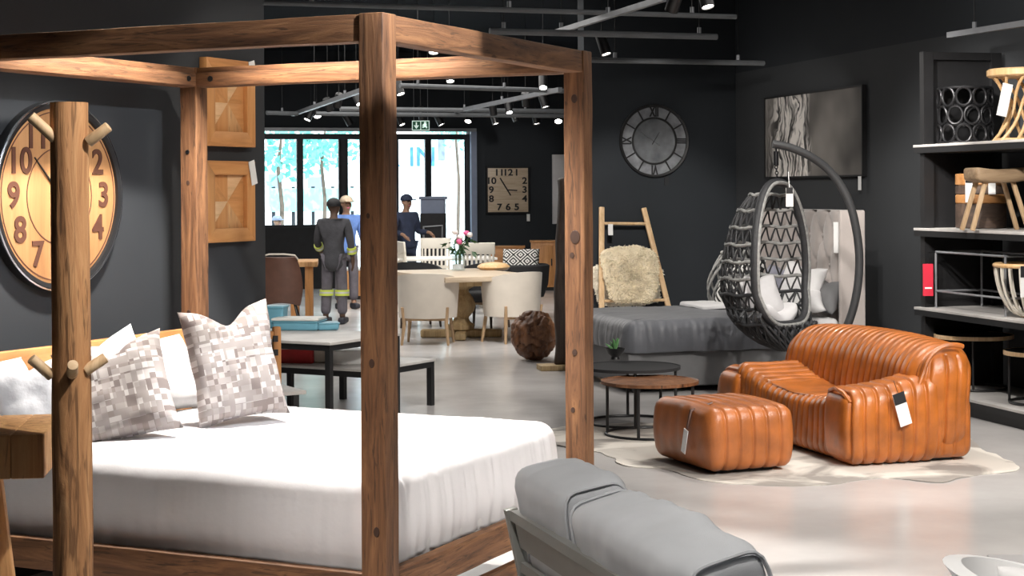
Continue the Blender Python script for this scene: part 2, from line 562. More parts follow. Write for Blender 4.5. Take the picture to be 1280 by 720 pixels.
class MB:
    def __init__(s):
        s.v, s.f = [], []

    def add(s, vs, fs):
        o = len(s.v)
        s.v += [Vector(v) for v in vs]
        s.f += [[i + o for i in f] for f in fs]
        return s

    def box(s, c, size, rot=None, taper=1.0):
        c = Vector(c)
        vs = []
        for z in (-1, 1):
            k = taper if z > 0 else 1
            for x, y in ((-1, -1), (1, -1), (1, 1), (-1, 1)):
                p = Vector((x * size[0] / 2 * k, y * size[1] / 2 * k, z * size[2] / 2))
                vs.append(c + (rot @ p if rot else p))
        return s.add(vs, [(3, 2, 1, 0), (4, 5, 6, 7), (0, 1, 5, 4), (1, 2, 6, 5), (2, 3, 7, 6), (3, 0, 4, 7)])

    def span(s, lo, hi):
        return s.box([(a + b) / 2 for a, b in zip(lo, hi)], [b - a for a, b in zip(lo, hi)])

    def beam(s, p, q, w, h, up=None, w2=None, h2=None):
        p, q = Vector(p), Vector(q)
        x, y, d = frame_of(q - p, up)
        vs = []
        for P, a, b in ((p, w, h), (q, w2 or w, h2 or h)):
            for i, j in ((-1, -1), (1, -1), (1, 1), (-1, 1)):
                vs.append(P + x * a / 2 * i + y * b / 2 * j)
        return s.add(vs, [(3, 2, 1, 0), (4, 5, 6, 7), (0, 1, 5, 4), (1, 2, 6, 5), (2, 3, 7, 6), (3, 0, 4, 7)])

    def tube(s, pts, r, n=8, closed=False, cap=True):
        pts = [Vector(p) for p in pts]
        k = len(pts)
        rs = r if isinstance(r, (list, tuple)) else [r] * k
        vs, fs = [], []
        ref = None
        for i, p in enumerate(pts):
            if closed:
                d = pts[(i + 1) % k] - pts[i - 1]
            else:
                d = pts[min(i + 1, k - 1)] - pts[max(i - 1, 0)]
            if d.length < 1e-9:
                d = Vector((0, 0, 1))
            d.normalize()
            if ref is None:
                ref = frame_of(d)[0]
            ref = ref - d * ref.dot(d)
            if ref.length < 1e-4:
                ref = frame_of(d)[0]
            ref.normalize()
            b = d.cross(ref)
            for j in range(n):
                t = 2 * pi * j / n
                vs.append(p + (ref * cos(t) + b * sin(t)) * rs[i])
        m = k if closed else k - 1
        for i in range(m):
            for j in range(n):
                a, b_ = i * n + j, i * n + (j + 1) % n
                c, d_ = ((i + 1) % k) * n + (j + 1) % n, ((i + 1) % k) * n + j
                fs.append((a, b_, c, d_))
        if not closed and cap:
            fs.append(tuple(range(n - 1, -1, -1)))
            fs.append(tuple((k - 1) * n + j for j in range(n)))
        return s.add(vs, fs)

    def lathe(s, prof, n=24, c=(0, 0, 0), rot=None, fn=None, ring=False):
        c = Vector(c)
        vs, fs = [], []
        for r, z in prof:
            for j in range(n):
                t = 2 * pi * j / n
                p = Vector((r * cos(t), r * sin(t), z))
                if fn:
                    p = fn(p)
                vs.append(c + (rot @ p if rot else p))
        k = len(prof)
        for i in range(k - 1):
            for j in range(n):
                fs.append((i * n + j, i * n + (j + 1) % n, (i + 1) * n + (j + 1) % n, (i + 1) * n + j))
        if ring:
            for j in range(n):
                fs.append(((k - 1) * n + j, (k - 1) * n + (j + 1) % n, (j + 1) % n, j))
        if prof[0][0] > 1e-5 and not ring:
            fs.append(tuple(range(n - 1, -1, -1)))
        if prof[-1][0] > 1e-5 and not ring:
            fs.append(tuple((k - 1) * n + j for j in range(n)))
        return s.add(vs, fs)

    def rbox(s, c, size, r, res=.05, fn=None, rot=None):
        """box with rounded edges on an even grid; fn(p, n, size) may reshape each point"""
        c = Vector(c)
        hs = [a / 2 for a in size]
        r = min(r, min(hs) * .999)
        key, vs, fs = {}, [], []
        rs = res if isinstance(res, tuple) else (res, res, res)
        cnt = [max(2, int(round(a / q))) for a, q in zip(size, rs)]

        def ticks(ax):
            # denser near the rounded edge
            h = hs[ax]
            k = max(3, int(r * 1.57 / rs[ax]) + 1)
            t = [-h + r * (1 - cos(pi / 2 * i / k)) for i in range(k)]
            inner = [(-h + r) + (2 * h - 2 * r) * i / cnt[ax] for i in range(cnt[ax] + 1)]
            return t + inner + [-q for q in reversed(t)]

        def vert(p):
            kx = (round(p[0], 6), round(p[1], 6), round(p[2], 6))
            if kx in key:
                return key[kx]
            q = [max(-(h - r), min(h - r, a)) for a, h in zip(p, hs)]
            d = Vector([a - b for a, b in zip(p, q)])
            if d.length > 1e-9:
                d.normalize()
            pos = Vector(q) + d * r
            nn = d.copy()
            if fn:
                pos = fn(pos, nn, size)
            key[kx] = len(vs)
            vs.append(c + (rot @ pos if rot else pos))
            return key[kx]
        T = [ticks(0), ticks(1), ticks(2)]
        for ax in range(3):
            a, b = (ax + 1) % 3, (ax + 2) % 3
            for sg in (-1, 1):
                for i in range(len(T[a]) - 1):
                    for j in range(len(T[b]) - 1):
                        q = []
                        for ii, jj in ((i, j), (i + 1, j), (i + 1, j + 1), (i, j + 1)):
                            p = [0, 0, 0]
                            p[ax] = sg * hs[ax]
                            p[a], p[b] = T[a][ii], T[b][jj]
                            q.append(vert(p))
                        if len(set(q)) < 3:
                            continue
                        fs.append(q if sg > 0 else q[::-1])
        return s.add(vs, fs)

    def poly(s, pts, z0, z1, tf=None):
        n = len(pts)
        vs = [Vector((x, y, z)) for z in (z0, z1) for x, y in pts]
        if tf:
            vs = [tf @ v for v in vs]
        fs = [tuple(range(n - 1, -1, -1)), tuple(range(n, 2 * n))]
        fs += [(i, (i + 1) % n, n + (i + 1) % n, n + i) for i in range(n)]
        return s.add(vs, fs)

    def ball(s, c, r, n=12, m=8, fn=None):
        if not isinstance(r, (tuple, list)):
            r = (r, r, r)
        vs, fs = [], []
        c = Vector(c)
        for i in range(m + 1):
            a = pi * i / m
            for j in range(n):
                t = 2 * pi * j / n
                p = Vector((r[0] * sin(a) * cos(t), r[1] * sin(a) * sin(t), -r[2] * cos(a)))
                vs.append(c + (fn(p) if fn else p))
        for i in range(m):
            for j in range(n):
                q = (i * n + j, i * n + (j + 1) % n, (i + 1) * n + (j + 1) % n, (i + 1) * n + j)
                fs.append(q)
        return s.add(vs, fs)

    def pillow(s, w, h, t, chop=0, pull=.07, n=22, seed=0, wr=.006, pw=.5):
        """cushion standing in the xz plane on z = 0, thickness along y"""
        vs, idx = [], {}
        for side in (1, -1):
            for i in range(n + 1):
                for j in range(n + 1):
                    edge = i in (0, n) or j in (0, n)
                    if side < 0 and edge:
                        idx[(side, i, j)] = idx[(1, i, j)]
                        continue
                    u, v = 2 * i / n - 1, 2 * j / n - 1
                    x = w / 2 * u * (1 - pull * (1 - v * v))
                    z = h / 2 * v * (1 - pull * (1 - u * u))
                    if v > 0:
                        z -= chop * math.exp(-(u / .35) ** 2) * v * v
                    y = t / 2 * ((1 - u ** 4) * (1 - v ** 4)) ** pw * side
                    q = mn.noise(Vector((x * 7 + seed * 9.1, z * 7, side + seed)))
                    q2 = mn.noise(Vector((x * 19 + seed * 3.1, z * 19, side + seed)))
                    y += (q * wr * 1.6 + q2 * wr) * (0 if edge else 1) * side
                    x += wr * mn.noise(Vector((x * 9, z * 9, seed + 4)))
                    idx[(side, i, j)] = len(vs)
                    vs.append(Vector((x, y, z + h / 2)))
        fs = []
        for side in (1, -1):
            for i in range(n):
                for j in range(n):
                    q = [idx[(side, i, j)], idx[(side, i + 1, j)], idx[(side, i + 1, j + 1)], idx[(side, i, j + 1)]]
                    fs.append(q[::-1] if side > 0 else q)
        return s.add(vs, fs)

    def text(s, txt, size, depth, tf, bold=0):
        cu = bpy.data.curves.new('txt', 'FONT')
        cu.body = txt
        cu.size = size
        cu.extrude = depth / 2
        cu.offset = bold
        cu.align_x = 'CENTER'
        cu.align_y = 'CENTER'
        o = bpy.data.objects.new('txt', cu)
        COL.objects.link(o)
        bpy.context.view_layer.update()
        me = o.evaluated_get(bpy.context.evaluated_depsgraph_get()).to_mesh()
        s.add([tf @ v.co for v in me.vertices], [list(p.vertices) for p in me.polygons])
        bpy.data.objects.remove(o)
        bpy.data.curves.remove(cu)
        return s

    def xf(s, m):
        s.v = [m @ v for v in s.v]
        return s

    def build(s, name, mat, parent=None, loc=None, rotz=0, bevel=0, seg=2, sharp=.75):
        me = bpy.data.meshes.new(name)
        me.from_pydata([tuple(v) for v in s.v], [], s.f)
        bm = bmesh.new()
        bm.from_mesh(me)
        bmesh.ops.remove_doubles(bm, verts=bm.verts, dist=1e-5)
        bmesh.ops.dissolve_degenerate(bm, edges=bm.edges, dist=1e-6)
        bmesh.ops.recalc_face_normals(bm, faces=bm.faces)
        if bevel:
            es = [e for e in bm.edges if len(e.link_faces) == 2 and e.calc_face_angle(0) > .6]
            bmesh.ops.bevel(bm, geom=es, offset=bevel, segments=seg, affect='EDGES', profile=.5, clamp_overlap=True)
        for f in bm.faces:
            f.smooth = True
        for e in bm.edges:
            if len(e.link_faces) == 2 and e.calc_face_angle(0) > sharp:
                e.smooth = False
        bm.to_mesh(me)
        bm.free()
        me.materials.append(M[mat] if isinstance(mat, str) else mat)
        o = bpy.data.objects.new(name, me)
        COL.objects.link(o)
        if parent is not None:
            o.parent = parent
        if loc is not None:
            o.location = loc
        if rotz:
            o.rotation_euler = (0, 0, rotz)
        return o


def tag(o, label, cat, group=None, kind=None):
    o['label'] = label
    o['category'] = cat
    if group:
        o['group'] = group
    if kind:
        o['kind'] = kind
    return o


def thing(name, label, cat, loc=(0, 0, 0), rotz=0, group=None):
    o = bpy.data.objects.new(name, None)
    o.empty_display_size = .1
    COL.objects.link(o)
    o.location = loc
    o.rotation_euler = (0, 0, rotz)
    return tag(o, label, cat, group)


def struct(o):
    o['kind'] = 'structure'
    return o


def dup(root, loc, rotz=None, label=None):
    """copy of a thing with copies of its parts and sub-parts"""
    r = root.copy()
    COL.objects.link(r)
    r.location = loc
    if rotz is not None:
        r.rotation_euler = (0, 0, rotz)
    if label:
        r['label'] = label
    for ch in list(root.children):
        c = ch.copy()
        COL.objects.link(c)
        c.parent = r
        for g in ch.children:
            d = g.copy()
            COL.objects.link(d)
            d.parent = c
    return r


def skin(name, joints, edges, mat, parent=None, sub=2):
    """one continuous limb-and-trunk surface grown around a skeleton; joints: {name: (pos, radius)}"""
    names = list(joints)
    ix = {k: i for i, k in enumerate(names)}
    me = bpy.data.meshes.new(name)
    me.from_pydata([tuple(joints[k][0]) for k in names], [(ix[a], ix[b]) for a, b in edges], [])
    o = bpy.data.objects.new(name, me)
    COL.objects.link(o)
    md = o.modifiers.new('Skin', 'SKIN')
    md.use_smooth_shade = True
    for i, k in enumerate(names):
        r = joints[k][1]
        sv = me.skin_vertices[0].data[i]
        sv.radius = r if isinstance(r, tuple) else (r, r)
        sv.use_root = (i == 0)
    ss = o.modifiers.new('Subdivision', 'SUBSURF')
    ss.levels = ss.render_levels = sub
    me.materials.append(M[mat])
    if parent is not None:
        o.parent = parent
    return o
# ------------------------------------------------------------------ setting
TH = .4388                      # bed and left wall run along (sin TH, cos TH)
BA = Vector((sin(TH), cos(TH), 0))
BB = Vector((-cos(TH), sin(TH), 0))
BF = Vector((-.4328, 5.65, 0))
BROT = pi / 2 - TH
BW, BL, BH = 1.7545, 2.0293, 2.308
E15 = radians(15)
E1 = Vector((cos(E15), sin(E15), 0))
E2 = Vector((-sin(E15), cos(E15), 0))


def BED(x, y, z=0):
    return BF + BA * x + BB * y + Vector((0, 0, z))


def EF(x, y, z=0):
    return E1 * x + E2 * y + Vector((0, 0, z))


def far_x(px, y=29.5):
    u = ray(px, 240)[0]
    z = y / (cos(E15) - u * sin(E15))
    return u * z * cos(E15) + z * sin(E15)


def slab(name, lo, hi, mat, rot=E15):
    return struct(MB().span(lo, hi).build(name, mat, rotz=rot))


slab('floor', (-9.2, -3.2, -.1), (12.4, 29.6, 0), 'floor')
slab('ceiling', (-9.2, -3.2, 4.2), (12.4, 29.8, 4.3), 'ceil')
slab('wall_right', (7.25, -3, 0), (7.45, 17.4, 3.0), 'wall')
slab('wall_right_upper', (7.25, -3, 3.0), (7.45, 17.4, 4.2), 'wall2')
slab('wall_back', (5.48, 17.4, 0), (12.2, 17.62, 4.2), 'wall2')
slab('wall_rear', (-9.2, -3.2, 0), (7.45, -3, 4.2), 'wall2')
slab('wall_outer_left', (-9.2, -3, 0), (-9, 29.5, 4.2), 'wall2')
slab('wall_outer_right', (12.2, 17.62, 0), (12.4, 29.5, 4.2), 'wall2')
w = MB().span((-8.5, 2.33, 0), (2.80, 2.55, 4.2)).build('wall_left', 'wall3')
w.location = BF
w.rotation_euler = (0, 0, BROT)
struct(w)
fx0, fx1, fxd = far_x(326), far_x(588), far_x(431)
slab('wall_far_left', (-9, 29.5, 0), (fx0, 29.8, 4.2), 'wall2')
slab('wall_far_right', (fx1, 29.5, 0), (12.4, 29.8, 4.2), 'wall2')
slab('wall_far_lintel', (fx0, 29.5, 2.80), (fx1, 29.8, 4.2), 'wall2')
slab('wall_far_sill', (fx0, 29.5, 0), (fxd, 29.8, 1.08), 'charcoal')


def window(name, x0, x1, z0, z1, mull, y=29.62, bars=()):
    root = bpy.data.objects.new(name, None)
    COL.objects.link(root)
    root.rotation_euler = (0, 0, E15)
    struct(root)
    t = .07
    m = MB()
    m.span((x0, y - .05, z0), (x0 + t, y + .05, z1)).span((x1 - t, y - .05, z0), (x1, y + .05, z1))
    m.span((x0 + t, y - .05, z1 - t * 1.4), (x1 - t, y + .05, z1)).span((x0 + t, y - .05, z0), (x1 - t, y + .05, z0 + t * .7))
    m.build('window_frame', 'frame', root)
    for a, b in mull:
        MB().span((a, y - .05, z0 + t * .7), (b, y + .05, z1 - t * 1.4)).build('mullion', 'frame', root)
    xs = [x0 + t] + [q for ab in mull for q in ab] + [x1 - t]
    for i in range(0, len(xs), 2):
        MB().span((xs[i], y - .006, z0 + t * .7), (xs[i + 1], y + .006, z1 - t * 1.4)).build('pane', 'glass', root)
    return root


window('window_1', fx0, fxd, 1.08, 2.74, [(far_x(372), far_x(380)), (far_x(424.5), far_x(428))])
window('door_1', fxd, fx1, 0, 2.74, [(far_x(433), far_x(436)), (far_x(497), far_x(499.5)), (far_x(533), far_x(540.5))])
slab('trim_2', (fx1 - .005, 29.4, 0), (fx1 + .10, 29.5, 2.78), 'kiosk')
slab('trim_1', (fx0, 29.42, 2.78), (fx1 + .1, 29.5, 2.84), 'track')

# outside, seen through the glass
slab('ground_street', (-45, 29.8, -.12), (45, 95, -.02), 'street')
b = thing('shop_building', 'white building across the street with blue lettering', 'building', EF(0, 62, -.02), E15)
MB().span((-26, 0, 0), (26, 6, 9)).build('facade', 'render', b)
m = MB()
xk = far_x(512, 62)
m.text('K IN', 1.05, .08, Matrix.Translation((xk, -.05, 3.0)) @ Matrix.Rotation(pi / 2, 4, 'X'))
m.build('lettering', 'bluesign', b)
for k, (pa, pb, za, zb) in enumerate([(336, 352, 1.2, 2.4), (385, 402, 1.3, 2.3), (548, 556, 2.9, 3.9)]):
    MB().span((far_x(pa, 62), -.06, za), (far_x(pb, 62), -.002, zb)).build('window', 'kiosk', b)
hx0, hx1 = far_x(338, 50), far_x(445, 50)
h = thing('street_hoarding', 'teal hoarding board along the far side of the street', 'hoarding', EF(0, 50, -.02), E15)
MB().span((hx0, 0, 1.15), (hx1, .06, 1.85)).build('panel', 'teal', h)
for i in range(5):
    x = hx0 + .1 + (hx1 - hx0 - .2) * i / 4
    MB().span((x - .05, .06, 0), (x + .05, .14, 1.9)).build('post', 'frame', h)


def tree(px, y, h0, r, label, seed):
    p = EF(far_x(px, y), y, -.02)
    t = thing('street_tree', label, 'tree', p)
    rnd = random.Random(seed)
    MB().tube([(0, 0, 0), (.05, 0, h0 * .6), (-.05, .05, h0), (.1, 0, h0 + r)], [.07, .055, .045, .02], 8).build('trunk', 'bark', t)
    vs, fs = [], []
    for k in range(460):
        a, c = rnd.uniform(0, 2 * pi), rnd.uniform(-1, 1)
        s = sqrt(1 - c * c)
        rr = r * (.55 + .5 * rnd.random()) * (1 + .25 * mn.noise(Vector((s * cos(a) * 2, s * sin(a) * 2, c * 2 + seed))))
        o = Vector((s * cos(a) * rr * 1.15, s * sin(a) * rr, h0 + r * .8 + c * rr))
        q = R3(rnd.uniform(0, 6), rnd.uniform(0, 6), 0)
        sz = .13
        i = len(vs)
        vs += [o + q @ Vector(v) for v in ((-sz, 0, 0), (0, -sz * .6, .02), (sz, 0, 0), (0, sz * .6, .02))]
        fs.append((i, i + 1, i + 2, i + 3))
    MB().add(vs, fs).build('foliage', 'tree', t)


tree(350, 41, 2.3, 1.35, 'leafy street tree behind the left window pane', 1)
tree(404, 48, 2.5, 1.35, 'leafy street tree behind the second window pane', 2)
tree(572, 60, 3.6, 1.7, 'leafy street tree behind the glass door by the square clock', 3)

# ------------------------------------------------------------------ four-poster bed
bed = thing('four_poster_bed', 'rustic wooden four-poster bed with open canopy frame', 'bed', BF, BROT)
P = .095


def worn(m, seed, amp=.003):
    for i, v in enumerate(m.v):
        m.v[i] = v + Vector((mn.noise(v * 6 + Vector((seed, 0, 0))), mn.noise(v * 6 + Vector((0, seed, 0))), 0)) * amp
    return m


def post_mesh(x, y, z1):
    m = MB()
    m.rbox((x + P / 2, y + P / 2, z1 / 2), (P, P, z1), .005, .07)
    return worn(m, x * 3 + y)


def rail_mesh(lo, hi):
    m = MB()
    m.rbox([(a + c) / 2 for a, c in zip(lo, hi)], [c - a for a, c in zip(lo, hi)], .004, .08)
    for i, v in enumerate(m.v):
        m.v[i] = v + Vector((mn.noise(v * 5), mn.noise(v * 5 + Vector((3, 0, 0))), mn.noise(v * 4 + Vector((0, 7, 0))))) * .0025
    return m


def knot(parent, p, n, r=.012, r2=None):
    n = Vector(n)
    x, y, d = frame_of(n)
    rot = Matrix((x, y, d)).transposed()
    MB().lathe([(0, -.002), (r, -.002), (r * .9, .0015), (0, .0025)], 12, p, rot, lambda q: Vector((q.x, q.y * (r2 or 1.0), q.z))).build('knot', 'knot', parent)


posts = {}
for nm, x, y in (('f', 0, 0), ('r', BW, 0), ('b', BW, BL), ('l', 0, BL)):
    posts[nm] = post_mesh(x, y, BH).build('post', 'post', bed)
# knots and plug holes on the posts
for (z, o, r) in ((1.12, .05, .011), (.55, .035, .012), (1.62, .06, .007)):
    knot(posts['f'], (-.001, o, z), (-1, 0, 0), r, 1.5)
for (z, o, r) in ((2.10, .045, .015), (1.50, .045, .024), (1.42, .06, .011), (1.0, .05, .012), (.75, .06, .01)):
    knot(posts['r'], (BW - .001, o, z), (-1, 0, 0), r, 1.3)
for (z, o, r) in ((1.12, .05, .012), (1.75, .05, .01)):
    knot(posts['b'], (BW - .001, BL + o, z), (-1, 0, 0), r, 1.3)
z0, z1 = BH - P, BH
rail_mesh((P, .006, z0), (BW, P - .006, z1 - .002)).build('canopy_rail', 'railx', bed)
rail_mesh((P, BL + .006, z0), (BW, BL + P - .006, z1 - .002)).build('canopy_rail', 'railx', bed)
rail_mesh((.006, P, z0), (P - .006, BL, z1 - .002)).build('canopy_rail', 'raily', bed)
rr = rail_mesh((BW + .006, P, z0), (BW + P - .006, BL, z1 - .002)).build('canopy_rail', 'raily', bed)
# cleats along the inner faces of the canopy
MB().span((BW - .022, P + .01, z0 + .002), (BW + .004, BL - .01, z0 + .066)).build('cleat', 'raily', bed, bevel=.002)
MB().span((P + .01, BL - .022, z0 + .002), (BW - .03, BL + .004, z0 + .062)).build('cleat', 'railx', bed, bevel=.002)


def bolt(p, n, r=.014):
    x, y, d = frame_of(Vector(n))
    rot = Matrix((x, y, d)).transposed()
    return MB().lathe([(0, 0), (r, 0), (r, .004), (r * .7, .006), (r * .65, .003), (0, .003)], 16, p, rot).build('bolt', 'iron', bed)


bolt((BW - .023, BL - .10, z0 + .035), (-1, 0, 0))
bolt((BW - .09, BL - .023, z0 + .035), (0, -1, 0))
bolt((BW - .001, BL + .05, 1.9), (-1, 0, 0), .011)
# lower frame
rail_mesh((.02, P, .285), (.065, BL, .40)).build('side_rail', 'raily', bed)
rail_mesh((BW + .03, P, .285), (BW + .075, BL, .40)).build('side_rail', 'raily', bed)
rail_mesh((P, .02, .285), (BW, .065, .40)).build('foot_rail', 'railx', bed)
rail_mesh((P, .05, .02), (BW, .085, .215)).build('plinth_board', 'railx', bed)
rail_mesh((.05, P, .02), (.085, BL, .215)).build('plinth_board', 'raily', bed)
rail_mesh((P, BL + .03, .93), (BW, BL + .075, 1.045)).build('headboard', 'pinex', bed)
rail_mesh((P, BL + .035, .30), (BW, BL + .07, .88)).build('headboard_panel', 'pinex', bed)
m = MB()
for i in range(9):
    y = .2 + i * .2
    m.span((.07, y, .30), (BW + .03, y + .09, .325))
m.build('bed_slats', 'pinex', bed)

mat_ = MB()
mat_.rbox((BW / 2 + .05, BL / 2 + .04, .49), (BW - .14, BL - .12, .31), .08, .1)
o = mat_.build('mattress', 'white', loc=BF, rotz=BROT)
tag(o, 'thick mattress of the four-poster bed, hidden beneath the white duvet', 'mattress')


def draped(x0, x1, y0, y1, rc, top, hem, r, fold, seed, nper=420, fine=0, bulge=.0, dome=.01, hemn=.006, slope=None, fold_fn=None):
    """a cloth laid over a box: a flat top, rounded edges, hanging sides with soft folds"""
    out = []
    cs = [(x1 - rc, y0 + rc, -pi / 2), (x1 - rc, y1 - rc, 0), (x0 + rc, y1 - rc, pi / 2), (x0 + rc, y0 + rc, pi)]
    per = 2 * (x1 - x0 + y1 - y0 - 4 * rc) + 2 * pi * rc
    pts = []
    for k, (cx, cy, a0) in enumerate(cs):
        na = max(8, int(nper * rc * pi / 2 / per))
        for i in range(na):
            a = a0 + pi / 2 * i / na
            pts.append((Vector((cx + rc * cos(a), cy + rc * sin(a), 0)), Vector((cos(a), sin(a), 0))))
        nx = cs[(k + 1) % 4]
        a = a0 + pi / 2
        p = Vector((cx + rc * cos(a), cy + rc * sin(a), 0))
        q = Vector((nx[0] + rc * cos(a), nx[1] + rc * sin(a), 0))
        ns = max(4, int(nper * (q - p).length / per))
        for i in range(ns):
            pts.append((p.lerp(q, i / ns), Vector((cos(a), sin(a), 0))))
    n = len(pts)
    s_acc = [0]
    for i in range(1, n):
        s_acc.append(s_acc[-1] + (pts[i][0] - pts[i - 1][0]).length)
    ctr = Vector(((x0 + x1) / 2, (y0 + y1) / 2, 0))
    rings = [('t', k) for k in (.02, .15, .3, .45, .6, .72, .82, .9, .96, 1.0)]
    rings += [('r', i / 6) for i in range(1, 7)]
    nd = 16
    rings += [('s', i / nd) for i in range(1, nd + 1)]
    vs = []
    for kind, k in rings:
        for i, (p, nn) in enumerate(pts):
            sx, sy = p.x * 3, p.y * 3
            g = mn.noise(Vector((p.x * 7 + seed, p.y * 7, seed))) * .6 + mn.noise(Vector((p.x * 19, p.y * 19 + seed, 2))) * .4
            f2 = mn.noise(Vector((p.x * 34 + seed, p.y * 34, 5)))
            if fold_fn:
                g, f2 = fold_fn(p, nn, g, f2)
            if kind == 't':
                q = ctr + (p - nn * r - ctr) * k
                z = top + dome * (1 - k * k) + .008 * mn.noise(Vector((q.x * 4, q.y * 4, seed))) + .004 * mn.noise(Vector((q.x * 12, q.y * 12, seed)))
                z += f2 * fine * max(0, k - .85) * 4
                v = Vector((q.x, q.y, z))
            elif kind == 'r':
                a = k * pi / 2
                q = p - nn * r + nn * r * sin(a)
                v = Vector((q.x, q.y, top - r * (1 - cos(a)))) + nn * (g * fold * .5 * k + f2 * fine * .9)
            else:
                z = (top - r) + (hem - top + r) * k
                w_ = fold * (.35 + .65 * k)
                v = Vector((p.x, p.y, z)) + nn * (g * w_ + f2 * fine * (1 - k) ** 2 + bulge * sin(pi * min(1, k * 1.0)))
                v.z += hemn * mn.noise(Vector((p.x * 5, p.y * 5, seed + 3))) * k
            if slope:
                v = slope(v)
            vs.append(v)
    m_ = MB()
    fs = [tuple(range(n))]
    for j in range(len(rings) - 1):
        for i in range(n):
            fs.append((j * n + i, j * n + (i + 1) % n, (j + 1) * n + (i + 1) % n, (j + 1) * n + i))
    # turned-in hem gives the cloth thickness
    base = (len(rings) - 1) * n
    o2 = len(vs)
    for i, (p, nn) in enumerate(pts):
        vs.append(vs[base + i] - nn * .012 + Vector((0, 0, .002)))
    for i in range(n):
        fs.append((base + i, base + (i + 1) % n, o2 + (i + 1) % n, o2 + i))
    m_.add(vs, fs)
    return m_


def duvet_folds(p, nn, g, f2):
    if nn.y < -.7:      # foot end: gathered under the top edge
        return g * 1.3, f2 * 1.0
    return g * .7, f2 * .25


dv = draped(.105, BW + .0, .10, BL - .10, .12, .705, .383, .085, .022, 3.3, 560, .016, .012, .012, fold_fn=duvet_folds)
duv = dv.build('duvet', 'duvet', loc=BF, rotz=BROT, sharp=2)
tag(duv, 'plain white duvet spread over the four-poster bed', 'duvet')


def lean(o, p, rotz, tilt, roll=0):
    o.location = p
    o.rotation_euler = (tilt, roll, rotz)
    return o


def cushion(name, w, h, t, p, rotz, tilt, mat, label, cat, seed, chop=0, group=None, roll=0, pull=.07, wr=.006, pw=.5):
    o = MB().pillow(w, h, t, chop, pull, 24, seed, wr, pw).build(name, mat, sharp=2.2)
    lean(o, p, rotz, tilt, roll)
    return tag(o, label, cat, group)


ZT = .715
# standing euro pillows against the headboard, then the printed cushions
cushion('pillow', .40, .46, .15, AT(166, 549, 7.2), radians(12), radians(-14), 'white', 'white pillow with one raised corner showing behind the nearer printed cushion', 'pillow', 5, .02, 'pillows on the four-poster bed', radians(-25))
cushion('pillow', .72, .36, .18, BED(1.18, 1.84, ZT - .01), BROT, radians(-22), 'white', 'white pillow against the headboard between the two printed cushions', 'pillow', 8, .02, 'pillows on the four-poster bed')
cushion('pillow', .70, .34, .2, BED(.10, 1.84, ZT), BROT, radians(-22), 'white', 'white pillow against the headboard at the left edge of the photo', 'pillow', 11, .02, 'pillows on the four-poster bed')
fl = cushion('flanged_cushion', .30, .30, .10, AT(55, 547, 6.5), radians(20), radians(-16), 'offwhite', 'pale grey cushion with a flat flanged edge behind the log coat stand', 'cushion', 14, .02, None, radians(-12))
cushion('cushion', .30, .22, .12, AT(8, 545, 6.75), radians(10), radians(-30), 'greypil', 'slate grey cushion behind the reclaimed wood table', 'cushion', 17, .03)
cushion('cushion', .45, .44, .17, AT(160, 553, 6.72) * 1, radians(12), radians(-24), 'check', 'printed square cushion leaning beside the log coat stand', 'cushion', 21, .06, 'printed cushions on the four-poster bed', radians(-13), .09, .008)
cushion('cushion', .40, .51, .17, AT(307, 527, 7.12) * 1, radians(26), radians(-15), 'check', 'printed square cushion with a dented top, nearest the coffee tables', 'cushion', 27, .07, 'printed cushions on the four-poster bed', radians(-7), .09, .008)

# ------------------------------------------------------------------ log coat stand
LZ = 4.5
cp = AT(86, 700, LZ)
cs_ = thing('coat_stand', 'rough log coat stand with wooden pegs beside the bed', 'coat stand', (cp.x, cp.y, 0))
m = MB()
H = 1.945
prof = []
nz = 60
for i in range(nz + 1):
    z = H * i / nz
    r = .0535 - .002 * z + .0035 * mn.noise(Vector((0, 0, z * 3.1)))
    prof.append((r, z))
prof = [(0, 0)] + prof + [(0, H + .003)]


def barky(p):
    a = atan2(p.y, p.x)
    k = 1 + .07 * mn.noise(Vector((cos(a) * 1.3, sin(a) * 1.3, p.z * 2.2))) + .035 * mn.noise(Vector((cos(a) * 5, sin(a) * 5, p.z * 2.5))) \
        + .02 * mn.noise(Vector((cos(a) * 12, sin(a) * 12, p.z * 5)))
    return Vector((p.x * k + .006 * sin(p.z * 2.1) + .012 * (p.z / H), p.y * k, p.z))


m.lathe(prof, 40, fn=barky)
m.build('trunk', 'log', cs_)
MB().lathe([(0, 0), (.22, 0), (.22, .03), (.2, .04), (0, .04)], 28).build('base', 'log', cs_, bevel=.004)


def px_off(px, py, dz=0):
    return AT(px, py, LZ + dz) - Vector((cp.x, cp.y, 0))


for a, c, dz in (((72, 176), (38, 145), -.05), ((110, 178), (136, 158), -.02), ((65, 470), (39, 448), -.05), ((106, 464), (132, 447), .0)):
    MB().tube([px_off(*a, -.02), px_off(*c, dz)], [.0155, .0145], 12).build('peg', 'peg', cs_, bevel=.002)
MB().tube([px_off(90, 470, -.03), px_off(91, 456, -.10)], [.0155, .0145], 12).build('peg', 'peg', cs_, bevel=.002)

